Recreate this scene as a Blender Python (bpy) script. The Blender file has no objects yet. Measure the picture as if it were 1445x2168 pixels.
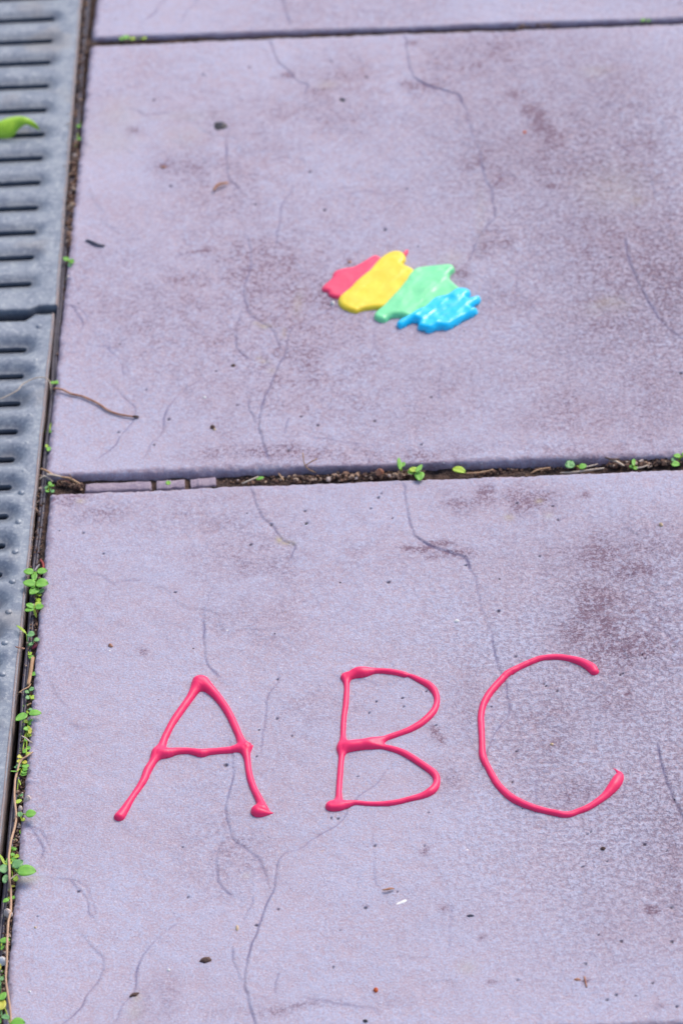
import bpy, math, random
import numpy as np
from mathutils import Matrix, Vector
R=math.radians
rng=np.random.RandomState(7)
random.seed(7)
C=bpy.context.scene.collection
scene=bpy.context.scene

# ------------------------------------------------------------------ camera
W0,H0=1445.0,2168.0            # size of the photograph, used to read off positions on the ground
F=9500.0                       # focal length in those pixels
v1=np.array([128.0,8532.0,-F]); v1/=np.linalg.norm(v1)          # world Y seen by the camera
t_=F*F/(128.0+8532.0*.0385)
v2=np.array([t_,t_*.0385,F]); v2/=np.linalg.norm(v2)             # world X seen by the camera
v3=np.cross(v1,v2)*-1.0
if v3[1]<0: v3=-v3
v2=np.cross(v1,v3)
Rw=np.array([v2,v1,v3])        # rows: world axes in camera space ; world = Rw @ cam
CAM_H=2.0
def ray(px,py):
    px=np.asarray(px,float); py=np.asarray(py,float)
    d=np.stack([px-W0/2,-(py-H0/2),-F*np.ones_like(px)],-1)
    return d@Rw.T
def P0(px,py,z=0.0):
    d=ray(px,py); s=(z-CAM_H)/d[...,2]
    return np.stack([d[...,0]*s,d[...,1]*s],-1)
a=P0(558,82); b=P0(558,994)
CAM_H*=0.45/np.linalg.norm(a-b)
OFF=P0(722,1084)               # centre of the picture is the world origin
def P(px,py,z=0.0): return P0(px,py,z)-OFF
def V(px,py,z=0.0):
    p=P(px,py,z); return Vector((float(p[0]),float(p[1]),z))
MPP=float(np.linalg.norm(P(722,1500)-P(723,1500)))              # metres per photo pixel near the letters
cam=bpy.data.cameras.new('camera'); camo=bpy.data.objects.new('camera',cam); C.objects.link(camo)
M=Matrix([list(Rw[0]),list(Rw[1]),list(Rw[2])]).to_4x4()
M.translation=Vector((-OFF[0],-OFF[1],CAM_H))
camo.matrix_world=M
cam.sensor_fit='VERTICAL'; cam.sensor_height=36; cam.sensor_width=24
cam.lens=36*F/H0
cam.clip_start=.05; cam.clip_end=500
cam.dof.use_dof=True
fw=-np.array([Rw[0][2],Rw[1][2],Rw[2][2]])
fp=P(720,1560); cam.dof.focus_distance=float(np.dot(np.array([fp[0],fp[1],0])-np.array([-OFF[0],-OFF[1],CAM_H]),fw))
cam.dof.aperture_fstop=10
scene.camera=camo
# ------------------------------------------------------------------ light
world=bpy.data.worlds.new("World"); scene.world=world; world.use_nodes=True
nt=world.node_tree; nt.nodes.clear()
SUN_EL,SUN_AZ=48,35            # azimuth measured clockwise from +Y (away from the viewer)
sky=nt.nodes.new('ShaderNodeTexSky'); sky.sky_type='NISHITA'; sky.sun_disc=False
sky.sun_elevation=R(SUN_EL); sky.sun_rotation=R(SUN_AZ); sky.air_density=1.0; sky.dust_density=3.0; sky.ozone_density=1.0
bg=nt.nodes.new('ShaderNodeBackground'); bg.inputs['Strength'].default_value=.15
wo=nt.nodes.new('ShaderNodeOutputWorld')
nt.links.new(sky.outputs[0],bg.inputs[0]); nt.links.new(bg.outputs[0],wo.inputs[0])
sun=bpy.data.lights.new('sun','SUN'); sun.energy=1.3; sun.angle=R(28); sun.color=(1,.93,.86)
suno=bpy.data.objects.new('sun',sun); C.objects.link(suno)
az=R(SUN_AZ); el=R(SUN_EL)
sd=Vector((math.sin(az)*math.cos(el),math.cos(az)*math.cos(el),math.sin(el)))
suno.rotation_euler=sd.to_track_quat('Z','Y').to_euler(); suno.location=(0,0,3)
vs=scene.view_settings; vs.view_transform='Standard'; vs.look='None'; vs.gamma=1; vs.use_curve_mapping=False
vs.exposure=0.57

# ------------------------------------------------------------------ helpers
def mesh_np(name,verts,faces,smooth=True):
    me=bpy.data.meshes.new(name); verts=np.asarray(verts,np.float32); 
    faces=np.asarray(faces,np.int32); n=faces.shape[1]
    me.vertices.add(len(verts)); me.vertices.foreach_set('co',verts.ravel())
    me.loops.add(faces.size); me.loops.foreach_set('vertex_index',faces.ravel())
    me.polygons.add(len(faces)); me.polygons.foreach_set('loop_start',np.arange(len(faces),dtype=np.int32)*n)
    me.update(calc_edges=True)
    me.polygons.foreach_set('use_smooth',np.full(len(faces),smooth))
    me.validate(); me.update(); return me
def attr(me,name,vals):
    at=me.attributes.new(name,'FLOAT','POINT'); at.data.foreach_set('value',np.asarray(vals,np.float32).ravel())
def obj(name,me,mat,parent=None,kind=None,label=None,cat=None,group=None,loc=None):
    o=bpy.data.objects.new(name,me); C.objects.link(o)
    if me is not None and mat is not None and not me.materials: me.materials.append(mat)
    if parent is not None: o.parent=parent
    if kind: o['kind']=kind
    if label: o['label']=label
    if cat: o['category']=cat
    if group: o['group']=group
    if loc is not None: o.location=loc
    return o
def thing(name,label,cat,loc=(0,0,0),group=None): return obj(name,None,None,label=label,cat=cat,group=group,loc=loc)
def pydata(name,v,f,smooth=True):
    me=bpy.data.meshes.new(name); me.from_pydata([tuple(x) for x in v],[],f)
    for p in me.polygons: p.use_smooth=smooth
    me.update(); return me
def hash2(i,j,s):
    n=(i*374761393+j*668265263+s*1442695041)&0xffffffff
    n=((n^(n>>13))*1274126177)&0xffffffff
    n=n^(n>>16); return (n&0xffff)/65535.0
def vnoise(x,y,s=0):
    xi=np.floor(x).astype(np.int64); yi=np.floor(y).astype(np.int64); fx=x-xi; fy=y-yi
    fx=fx*fx*(3-2*fx); fy=fy*fy*(3-2*fy)
    a=hash2(xi,yi,s); b=hash2(xi+1,yi,s); c=hash2(xi,yi+1,s); d=hash2(xi+1,yi+1,s)
    return (a*(1-fx)+b*fx)*(1-fy)+(c*(1-fx)+d*fx)*fy
def fbm(x,y,s=0,o=4,g=.5):
    r=0;A=1;t=0
    for k in range(o):
        r=r+A*vnoise(x*2**k+17*k,y*2**k-9*k,s+k); t+=A; A*=g
    return r/t*2-1
def catmull(pts,n=6):
    pts=[np.array(p,float) for p in pts]; q=[2*pts[0]-pts[1]]+pts+[2*pts[-1]-pts[-2]]; out=[]
    for i in range(1,len(q)-2):
        for k in range(n):
            t=k/n; out.append(.5*((2*q[i])+(-q[i-1]+q[i+1])*t+(2*q[i-1]-5*q[i]+4*q[i+1]-q[i+2])*t*t+(-q[i-1]+3*q[i]-3*q[i+1]+q[i+2])*t**3))
    out.append(pts[-1]); return np.array(out)
def seg_dist(X,Y,p,q):
    d=q-p; L=max(d@d,1e-14); t=np.clip(((X-p[0])*d[0]+(Y-p[1])*d[1])/L,0,1)
    dx=X-p[0]-t*d[0]; dy=Y-p[1]-t*d[1]
    side=(X-p[0])*d[1]-(Y-p[1])*d[0]
    return np.sqrt(dx*dx+dy*dy),t,side
def tube(name,pts,radii,seg=7,flat=1.0):
    pts=np.array(pts,float); n=len(pts); v=[];f=[]
    for i in range(n):
        t=pts[min(i+1,n-1)]-pts[max(i-1,0)]; t/=np.linalg.norm(t)+1e-12
        s=np.cross(t,[0,0,1.0]); 
        if np.linalg.norm(s)<1e-4: s=np.array([1.0,0,0])
        s/=np.linalg.norm(s); u=np.cross(s,t)
        for k in range(seg):
            a=2*math.pi*k/seg
            v.append(pts[i]+radii[i]*(math.cos(a)*s+math.sin(a)*u*flat))
    for i in range(n-1):
        for k in range(seg):
            f.append((i*seg+k,i*seg+(k+1)%seg,(i+1)*seg+(k+1)%seg,(i+1)*seg+k))
    v.append(pts[0]); v.append(pts[-1]); a,b=len(v)-2,len(v)-1
    for k in range(seg):
        f.append((a,(k+1)%seg,k)); f.append((b,(n-1)*seg+k,(n-1)*seg+(k+1)%seg))
    return v,f

# ------------------------------------------------------------------ materials
class NB:
    def __init__(s,name):
        s.m=bpy.data.materials.new(name); s.m.use_nodes=True; s.t=s.m.node_tree; s.b=s.t.nodes['Principled BSDF']
        s.pos=s.n('ShaderNodeNewGeometry').outputs['Position']
    def n(s,k,**kw):
        o=s.t.nodes.new(k)
        for a,b in kw.items(): setattr(o,a,b)
        return o
    def l(s,a,b): s.t.links.new(a,b)
    def val(s,sock,v):
        if isinstance(v,(int,float,tuple,list)): sock.default_value=v if not isinstance(v,(tuple,list)) or len(v)==4 or sock.type=='VECTOR' else (*v,1)
        else: s.l(v,sock)
    def noise(s,scale,detail=3,rough=.5,vec=None,dist=0,off=None):
        o=s.n('ShaderNodeTexNoise'); o.inputs['Scale'].default_value=scale; o.inputs['Detail'].default_value=detail; o.inputs['Roughness'].default_value=rough; o.inputs['Distortion'].default_value=dist
        v=vec or s.pos
        if off is not None:
            a=s.n('ShaderNodeVectorMath',operation='ADD'); s.l(v,a.inputs[0]); a.inputs[1].default_value=(off,off*.7,off*1.3); v=a.outputs[0]
        s.l(v,o.inputs['Vector']); return o.outputs['Fac']
    def vor(s,scale,feature='F1',rand=1,out='Distance',vec=None):
        o=s.n('ShaderNodeTexVoronoi',feature=feature); o.inputs['Scale'].default_value=scale; o.inputs['Randomness'].default_value=rand
        s.l(vec or s.pos,o.inputs['Vector']); return o.outputs[out]
    def math(s,op,a,b=0.0,c=None):
        o=s.n('ShaderNodeMath',operation=op); s.val(o.inputs[0],a); s.val(o.inputs[1],b)
        if c is not None: s.val(o.inputs[2],c)
        return o.outputs[0]
    def ramp(s,v,lo,hi,a=0.0,b=1.0,smooth=True):
        o=s.n('ShaderNodeMapRange'); 
        if smooth: o.interpolation_type='SMOOTHSTEP'
        s.val(o.inputs[0],v)
        for i,x in enumerate((lo,hi,a,b)): o.inputs[i+1].default_value=x
        return o.outputs[0]
    def mix(s,f,a,b,mode='MIX'):
        o=s.n('ShaderNodeMix',data_type='RGBA',blend_type=mode); s.val(o.inputs[0],f); s.val(o.inputs[6],a); s.val(o.inputs[7],b); return o.outputs[2]
    def attr(s,name):
        o=s.n('ShaderNodeAttribute'); o.attribute_name=name; return o.outputs['Fac']
    def bump(s,h,strength,dist,prev=None):
        o=s.n('ShaderNodeBump'); o.inputs['Strength'].default_value=strength; o.inputs['Distance'].default_value=dist; s.l(h,o.inputs['Height'])
        if prev is not None: s.l(prev,o.inputs['Normal'])
        return o.outputs[0]
    def fin(s,col=None,rough=None,normal=None,metal=None,spec=None,sss=None):
        for k,v in (('Base Color',col),('Roughness',rough),('Metallic',metal),('Specular IOR Level',spec)):
            if v is not None: s.val(s.b.inputs[k],v)
        if normal is not None: s.l(normal,s.b.inputs['Normal'])
        return s.m
def mat_slab():
    s=NB('slab_concrete')
    info=s.n('ShaderNodeObjectInfo')
    a=s.n('ShaderNodeVectorMath',operation='ADD'); s.l(s.pos,a.inputs[0])
    sc=s.n('ShaderNodeVectorMath',operation='SCALE'); s.l(info.outputs['Random'],sc.inputs[0]); sc.inputs['Scale'].default_value=0.0
    s.l(sc.outputs[0],a.inputs[1]); vec=a.outputs[0]
    coarse=s.attr('coarse'); dirt_shade=s.attr('dirt_shade'); crease=s.attr('crease'); lich=s.attr('lichen'); edge=s.attr('edge'); pit=s.attr('pit')
    blue=(.405,.41,.54); pink=(.42,.335,.395); brown=(.16,.085,.125)
    n1=s.noise(760,4,.68,vec); n2=s.noise(24,4,.6,vec,off=3.1); n3=s.noise(800,3,.6,vec,off=7.7); n4=s.noise(130,3,.6,vec,off=5.2)
    m=s.math('ADD',s.math('MULTIPLY',s.math('SUBTRACT',n1,.5),3.6),s.math('MULTIPLY',s.math('SUBTRACT',n2,.5),.75))
    m=s.math('ADD',m,s.math('MULTIPLY',s.math('SUBTRACT',n4,.5),.9))
    col=s.mix(s.ramp(m,-.40,.40),pink,blue)
    # grains: paler and darker
    g=s.ramp(n3,.54,.66); col=s.mix(s.math('MULTIPLY',g,.6),col,(.56,.55,.66))
    d=s.ramp(s.noise(820,3,.65,vec,off=11.0),.42,.30); col=s.mix(s.math('MULTIPLY',d,.62),col,(.20,.15,.22))
    # peach tinted flecks
    p=s.ramp(s.noise(330,2,.5,vec,off=21.0),.66,.74); col=s.mix(s.math('MULTIPLY',p,.45),col,(.50,.36,.32))
    # dirt held in the coarse parts
    cg=s.ramp(s.noise(330,4,.7,vec,off=15.0),.55,.40)
    cm=s.math('MULTIPLY',cg,s.math('MULTIPLY',coarse,.72)); col=s.mix(cm,col,(.19,.13,.18))
    lg=s.ramp(s.noise(330,4,.7,vec,off=41.0),.53,.62); col=s.mix(s.math('MULTIPLY',lg,s.math('MULTIPLY',coarse,.55)),col,(.53,.54,.66))
    dn=s.math('ADD',s.math('MULTIPLY',s.noise(75,5,.65,vec,off=2.0),1.1),s.math('MULTIPLY',n1,.9))
    sp_=s.math('ADD',s.math('MULTIPLY',s.noise(340,4,.7,vec,off=31.0),.6),s.math('MULTIPLY',s.noise(900,2,.6,vec,off=33.0),.4)); dd=s.math('MULTIPLY',dirt_shade,s.math('MULTIPLY',s.ramp(dn,.72,1.22,.4,1.7),s.ramp(sp_,.42,.60,.30,2.0))); dd=s.math('MINIMUM',dd,.88)
    col=s.mix(dd,col,brown)
    col=s.mix(s.math('MINIMUM',s.math('MULTIPLY',lich,s.ramp(n1,.35,.6,.3,1)),.8),col,(.42,.36,.20))
    col=s.mix(s.math('MULTIPLY',edge,s.ramp(n4,.35,.65,.1,.7)),col,(.25,.17,.215))
    col=s.mix(s.math('MULTIPLY',crease,s.ramp(n4,.3,.7,.55,.80)),col,(.165,.14,.25))
    # tiny air holes
    vd=s.vor(105,vec=vec); vc=s.vor(105,out='Color',vec=vec)
    sp=s.n('ShaderNodeSeparateColor'); s.l(vc,sp.inputs[0])
    on=s.math('MULTIPLY',s.math('GREATER_THAN',sp.outputs[0],.955),s.ramp(vd,.085,.045)); 
    hole=s.math('MAXIMUM',on,pit)
    col=s.mix(s.math('MULTIPLY',hole,.88),col,(.035,.02,.035))
    # pale specks
    vd2=s.vor(70,vec=a.outputs[0]); vc2=s.vor(70,out='Color',vec=vec); sp2=s.n('ShaderNodeSeparateColor'); s.l(vc2,sp2.inputs[0])
    on2=s.math('MULTIPLY',s.math('GREATER_THAN',sp2.outputs[1],.93),s.ramp(vd2,.055,.03)); col=s.mix(on2,col,(.72,.68,.66))
    h=s.math('ADD',s.math('MULTIPLY',n1,.55),s.math('MULTIPLY',n4,.6)); h=s.math('SUBTRACT',h,s.math('MULTIPLY',hole,.8)); h=s.math('SUBTRACT',h,s.math('MULTIPLY',cg,s.math('MULTIPLY',coarse,.5)))
    h=s.math('ADD',h,s.math('MULTIPLY',n3,.2))
    return s.fin(col,s.ramp(n1,.3,.7,.62,.85),s.bump(h,.8,.0012),spec=.35)
def mat_simple(name,c1,c2,scale,rough=.6,bs=.3,bd=.0006,metal=0,c3=None,spec=.4):
    s=NB(name); n=s.noise(scale,4,.6); col=s.mix(s.ramp(n,.35,.65),c1,c2)
    n2=s.noise(scale*3.7,3,.6,off=4.0)
    if c3: col=s.mix(s.ramp(n2,.58,.7),col,c3)
    return s.fin(col,rough,s.bump(s.math('ADD',n,n2),bs,bd),metal=metal,spec=spec)
def mat_galv():
    s=NB('galvanised_steel'); n=s.noise(90,4,.6); n2=s.noise(420,4,.65,off=2.0); n3=s.noise(28,3,.5,off=6.0)
    col=s.mix(s.ramp(n,.35,.65),(.185,.213,.265),(.26,.288,.33))
    col=s.mix(s.ramp(n2,.50,.68,0,.55),col,(.44,.465,.49))
    col=s.mix(s.ramp(n2,.45,.28,0,.55),col,(.10,.11,.15))
    col=s.mix(s.ramp(n3,.56,.72,0,.4),col,(.27,.24,.22))
    col=s.mix(s.math('MULTIPLY',s.attr('recess_shade'),.93),col,(.02,.02,.03))  # slot walls and dimples coloured near black to stand for shade
    return s.fin(col,s.ramp(n2,.3,.7,.38,.62),s.bump(n2,.35,.0007),metal=s.ramp(s.attr('recess_shade'),.5,1,.3,0),spec=s.ramp(s.attr('recess_shade'),.5,1,.4,.03))
def mat_paint(name,c,dark,rough=.3,wet=0.0):
    s=NB(name); n=s.noise(120,3,.5); n2=s.noise(900,2,.5)
    col=s.mix(s.ramp(n,.3,.7),c,dark)
    h=s.math('ADD',s.math('MULTIPLY',n,1.0),s.math('MULTIPLY',n2,.06))
    s.b.inputs['Subsurface Weight'].default_value=.12; s.b.inputs['Subsurface Radius'].default_value=(.003,.002,.002); s.b.inputs['Subsurface Scale'].default_value=.5
    s.b.inputs['Coat Weight'].default_value=wet; s.b.inputs['Coat Roughness'].default_value=.12
    return s.fin(col,rough,s.bump(h,.25,.0015),spec=.45)
def mat_leaf(name,c,c2,rough=.45):
    s=NB(name); n=s.noise(260,3,.5); col=s.mix(s.ramp(n,.35,.65),c,c2)
    s.b.inputs['Subsurface Weight'].default_value=.1; s.b.inputs['Subsurface Radius'].default_value=(.001,.002,.0005)
    return s.fin(col,rough,s.bump(n,.3,.0006))
def mat_stuffcol(name,ramp,rough=.8):
    s=NB(name); a=s.attr('tone'); r=s.n('ShaderNodeValToRGB'); s.l(a,r.inputs[0])
    el=r.color_ramp.elements
    while len(el)<len(ramp): el.new(.5)
    for i,(p,c) in enumerate(ramp): el[i].position=p; el[i].color=(*c,1)
    n=s.noise(700,2,.5); col=s.mix(s.ramp(n,.35,.65,0,.35),r.outputs[0],(.03,.02,.02))
    return s.fin(col,rough,s.bump(n,.4,.0005))
m_slab=mat_slab()
m_soil=mat_simple('joint_soil',(.035,.022,.02),(.10,.06,.045),160,.9,.9,.003,c3=(.16,.10,.07))
m_ground=mat_simple('bedding_soil',(.05,.035,.03),(.10,.07,.05),30,.95,.6,.004)
m_galv=mat_galv()
m_rust=mat_simple('rusty_rim',(.24,.215,.23),(.30,.22,.20),220,.7,.5,.0008,metal=.1,c3=(.38,.35,.34))
m_plastic=mat_simple('black_plastic',(.030,.026,.042),(.050,.042,.066),150,.45,.35,.0006,c3=(.11,.10,.15),spec=.5)
m_dark=mat_simple('dark_plastic_trough',(.010,.008,.008),(.02,.016,.014),60,.9,spec=.02)
m_letter=mat_paint('pink_red_paint',(.89,.022,.135),(.84,.018,.118),.42,.0)
m_pred=mat_paint('red_paint',(.84,.055,.14),(.78,.04,.12),.4,.1)
m_pyel=mat_paint('yellow_paint',(.86,.66,.035),(.82,.58,.025),.36,.15)
m_pgrn=mat_paint('green_paint',(.20,.74,.34),(.18,.68,.31),.33,.3)
m_pblu=mat_paint('blue_paint',(.0,.58,.94),(.0,.53,.90),.3,.35)
m_leaf=mat_leaf('bright_green_leaf',(.13,.36,.035),(.17,.42,.04))
m_leaf2=mat_leaf('dull_green_leaf',(.12,.30,.10),(.16,.36,.12))
m_leaf3=mat_leaf('lime_leaf',(.30,.48,.035),(.38,.50,.04))
m_yleaf=mat_leaf('yellow_green_leaf',(.33,.55,.03),(.26,.48,.02))
m_yel=mat_leaf('yellowing_leaf',(.50,.48,.05),(.42,.42,.05))
m_straw=mat_simple('dry_straw',(.46,.29,.16),(.34,.19,.10),300,.6,.4,.0004)
m_pale=mat_simple('pale_stem',(.50,.32,.20),(.42,.25,.16),200,.55,.3,.0004)
m_root=mat_simple('pale_root',(.50,.42,.34),(.40,.31,.24),200,.7,.3,.0004)
m_twig=mat_simple('brown_twig',(.30,.12,.07),(.46,.25,.16),180,.7,.5,.0005)
m_bark=mat_simple('dark_bark',(.05,.025,.022),(.10,.05,.035),300,.6,.6,.0006)
m_grit=mat_simple('dark_grit',(.02,.018,.024),(.05,.045,.055),300,.5,.6,.0006)
m_tan=mat_simple('tan_grit',(.55,.40,.25),(.65,.50,.34),300,.7,.5,.0005)
m_white=mat_simple('white_chip',(.80,.78,.76),(.72,.72,.70),300,.5,.4,.0005)
m_orange=mat_simple('orange_crumb',(.65,.12,.02),(.5,.08,.02),300,.5,.4,.0005)
m_stone=mat_simple('pale_stone',(.55,.45,.40),(.62,.54,.50),200,.7,.5,.0006)
m_grey=mat_simple('grey_shred',(.045,.045,.075),(.08,.08,.12),300,.6,.4,.0005)
m_moss=mat_stuffcol('small_weeds',[(0,(.05,.13,.02)),(.4,(.12,.32,.03)),(.75,(.22,.45,.04)),(1,(.45,.45,.05))],.6)
m_crumb=mat_stuffcol('crumbs',[(0,(.03,.018,.015)),(.4,(.12,.06,.04)),(.7,(.28,.16,.10)),(.9,(.45,.33,.24)),(1,(.62,.52,.48))],.85)

# ------------------------------------------------------------------ ground and slabs
g=pydata('ground',[(-60,-60,-.075),(60,-60,-.075),(60,60,-.075),(-60,60,-.075)],[(0,1,2,3)]); obj('ground',g,m_ground,kind='structure')
S=.45
class Frame:
    """origin o, unit x axis along the far edge, y axis pointing towards the viewer (v positive = nearer)"""
    def __init__(s,o,xd):
        s.o=np.array(o); s.x=np.array(xd)/np.linalg.norm(xd); s.y=np.array([s.x[1],-s.x[0]])
    def to(s,p): q=np.asarray(p)-s.o; return np.stack([q@s.x,q@s.y],-1)
    def fr(s,u,v): return s.o+np.asarray(u)[...,None]*s.x+np.asarray(v)[...,None]*s.y
FB=Frame(P(104,1043),P(1445,991)-P(104,1043))      # nearest slab
FM=Frame(P(190,94),P(1445,47)-P(190,94))           # middle slab
e=P(1445,39)-P(192,80)
FT=Frame(np.zeros(2),e); FT.o=P(192,80)-FT.y*S      # far slab, only its near edge shows
B=[ # polylines read off the nearest slab: (weight, points)
 (.9,[(853,1020),(858,1060),(862,1080),(868,1110),(878,1135)]),
 (1.5,[(878,1135),(905,1152),(940,1165),(975,1175),(988,1186),(994,1203)]),
 (.45,[(994,1203),(1004,1220),(1010,1255),(1022,1290),(1030,1310),(1042,1340)]),
 (.8,[(1042,1340),(1045,1380),(1055,1415),(1070,1440),(1072,1470),(1077,1490),(1075,1515),(1060,1535),(1045,1555),(1035,1575),(1020,1620),(1000,1655)]),
 (.9,[(530,1032),(538,1052),(545,1078),(560,1098),(574,1110),(590,1133),(606,1146),(622,1152),(622,1164),(612,1185)]),
 (.3,[(455,1235),(445,1252),(436,1280),(432,1300)]),
 (.8,[(432,1300),(433,1330),(431,1350),(434,1375),(436,1400),(445,1415),(462,1432)]),
 (.6,[(592,1425),(585,1445),(565,1475),(562,1520),(558,1545),(553,1590)]),
 (.75,[(485,1560),(492,1600),(494,1640),(488,1665),(480,1690),(478,1720),(484,1750),(490,1770),(500,1782),(520,1796),(545,1815),(558,1840),(565,1870)]),
 (.9,[(470,1775),(462,1800),(457,1830),(462,1860),(468,1872),(478,1885),(490,1893)]),
 (.6,[(832,1628),(815,1632),(800,1655),(775,1675),(755,1690),(735,1712)]),
 (.8,[(735,1712),(728,1730),(715,1745),(690,1760),(660,1778),(630,1797),(607,1803),(595,1815),(588,1830),(582,1855),(580,1875)]),
 (1.2,[(580,1875),(570,1900),(560,1930),(548,1960),(538,1985),(530,2000),(524,2030),(520,2060),(517,2090),(525,2120),(535,2150),(545,2175)]),
 (.5,[(535,1895),(532,1915),(520,1935),(515,1950)]),(.8,[(490,2010),(496,2040),(505,2065),(512,2080)]),
 (.7,[(375,1955),(360,1965),(340,1980),(320,2000),(300,2025),(292,2050),(288,2080),(284,2100),(262,2125),(250,2150),(240,2168)]),
 (.6,[(170,1975),(190,2000),(205,2015),(217,2028),(219,2045),(212,2070)]),
 (1.1,[(212,2070),(195,2090),(180,2110),(172,2130),(155,2150),(135,2168)]),
 (.6,[(62,1745),(72,1760),(85,1780),(92,1800),(88,1818)]),(.5,[(150,1862),(165,1880),(185,1905),(185,1930),(195,1942)]),
 (.6,[(590,2060),(583,2080),(583,2105)]),(.25,[(790,1760),(790,1800),(790,1840),(795,1868),(805,1880)]),(.3,[(955,1920),(952,1960),(950,2010)]),
 (.35,[(1130,1745),(1135,1600)]),(.3,[(720,1450),(770,1440),(800,1450),(830,1448),(860,1430)]),(.3,[(640,2110),(720,2125),(790,2135),(800,2150)]),
 (.35,[(1240,1085),(1220,1080),(1195,1095),(1180,1105)]),(.4,[(1300,1215),(1330,1218),(1360,1210),(1385,1200)]),
 (.3,[(190,1215),(220,1222),(245,1240)]),(.3,[(1270,1490),(1262,1540),(1260,1570)]),
]
Mm=[(.35,[(1290,290),(1309,308),(1353,335),(1370,365),(1380,397),(1385,420)]),
 (1.1,[(1322,505),(1328,540),(1340,580),(1358,615),(1368,632)]),(.8,[(1368,632),(1380,650),(1400,680),(1440,715),(1460,725)]),
 (.4,[(1063,367),(1070,372),(1090,372)]),(.5,[(1043,390),(1060,368),(1080,365),(1088,388)]),
 (.35,[(110+120,480),(260,485),(290,478)]),(.35,[(290,235),(310,243),(360,238)]),
 (.35,[(150,645),(172,655),(186,678)]),(.25,[(200,730),(240,735),(262,760),(272,790)])]
dirtM=[(1140,262,18,26,.9),(1160,285,16,22,.95),(1120,232,16,12,.7),(1135,245,8,10,.9),(1095,200,18,7,.65),(1060,378,26,14,.45),(1165,393,9,6,.9),(1150,340,30,60,.28),(605,158,14,7,.85),(575,165,9,5,.4),(660,150,60,35,.25),
 (345,352,12,9,.9),(352,340,7,14,.5),(288,280,18,9,.6),(400,355,85,40,.38),(730,165,90,70,.30),(690,190,60,55,.35),(620,245,80,40,.2),(700,245,120,40,.25),(470,250,60,40,.18),
 (480,380,110,90,.24),(560,300,110,90,.2),(900,175,60,16,.45),(1040,110,60,30,.35),(1005,140,18,8,.5),(870,92,12,6,.7),(960,130,90,50,.25),
 (1050,508,50,28,.42),(1078,512,10,8,.9),(1025,530,30,14,.6),(975,585,24,16,.75),(958,570,14,8,.8),(1060,640,120,40,.3),(1010,340,60,60,.2),
 (380,594,10,5,.8),(400,602,9,4,.6),(420,606,14,4,.55),(430,528,30,4,.45),(440,525,6,4,.9),(385,592,30,6,.35),(550,560,60,60,.35),(540,600,22,55,.3),(610,620,110,60,.22),(700,640,25,12,.6),(740,555,9,5,.7),(640,730,40,60,.2),
 (1330,180,90,90,.14),(1350,330,70,60,.25),(1230,330,90,90,.2),(1330,330,12,14,.6),(1375,310,12,16,.5),(1250,520,150,110,.34),(1290,470,30,30,.35),(1390,560,80,120,.3),(1240,700,160,120,.24),(1380,830,90,120,.24),(1180,870,180,60,.25),(1000,800,140,90,.18),
 (560,955,140,18,.35),(640,960,160,14,.3),(920,960,200,22,.24),(1250,955,200,22,.26),(220,545,80,40,.12),(250,460,60,60,.12),(330,680,90,60,.12),(1310,200,30,40,.15),(870,860,120,40,.12),(720,800,120,90,.1)]
dirtB=[(1260,1265,45,38,.62),(1235,1295,26,26,.55),(1290,1310,80,60,.42),(1225,1340,40,45,.38),(1320,1370,90,40,.48),(1290,1400,60,30,.4),(1400,1320,70,90,.3),(1260,1395,12,10,.8),(1120,1060,75,25,.42),(1025,1040,14,12,.6),(1000,1060,60,22,.3),
 (1080,1055,40,16,.35),(1240,1050,10,7,.5),(1280,1180,90,50,.34),(1360,1150,90,50,.25),(1250,1180,40,20,.35),(1345,1205,60,12,.4),(900,1150,50,9,.7),(950,1170,40,8,.6),(1310,1470,50,50,.2),(1330,1468,7,6,.8),(1150,1600,60,90,.18),(1200,1680,60,30,.38),(1170,1550,50,80,.18),
 (920,1550,12,16,.55),(935,1568,10,10,.55),(950,1650,30,50,.2),(1380,1925,14,8,.75),(1395,2133,10,7,.7),(1240,2075,9,5,.7),(1300,2000,120,90,.08),(1440,1850,60,130,.34),(1400,1780,50,60,.22),(480,1810,90,90,.14),(900,1800,9,8,.5),(350,2110,28,60,.24),(310,2120,30,40,.22),
 (540,1180,140,60,.16),(440,1100,120,50,.12),(560,1330,160,80,.14),(230,1080,90,22,.2),(130,1055,60,14,.35),(620,1230,60,40,.14),(780,1180,120,60,.12),(300,1380,12,10,.4),(680,1500,100,60,.12),(1000,1500,40,100,.14),(800,2110,60,16,.2),(620,2130,120,10,.35),(1040,2080,10,5,.5),(940,1925,8,8,.6),(1020,1985,9,7,.4)]
lichM=[(1300,400,70,45,.28),(1340,420,20,16,.4),(560,688,14,5,.9),(545,682,10,4,.7),(600,703,5,10,.5),(560,765,10,4,.7),(548,758,6,4,.6),(575,785,10,6,.4),(260,250,45,35,.3),(230,300,60,25,.25),(390,290,40,25,.22),(690,180,22,8,.35),(1280,650,40,14,.45),(960,540,24,12,.3),(630,640,10,24,.4),(385,245,70,10,.2),(1015,450,10,60,.2),(1255,155,30,10,.3)]
lichB=[(590,1141,7,6,.95),(606,1146,12,4,.85),(620,1149,6,4,.6),(1140,1060,8,5,.6),(1075,1095,10,6,.6),(520,1855,8,6,.3),(60,1860,26,7,.5),(290,2110,10,10,.8),(285,2140,16,18,.5),(1160,1090,10,7,.3),(170,1060,9,4,.6),(985,2050,20,14,.3)]
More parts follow.
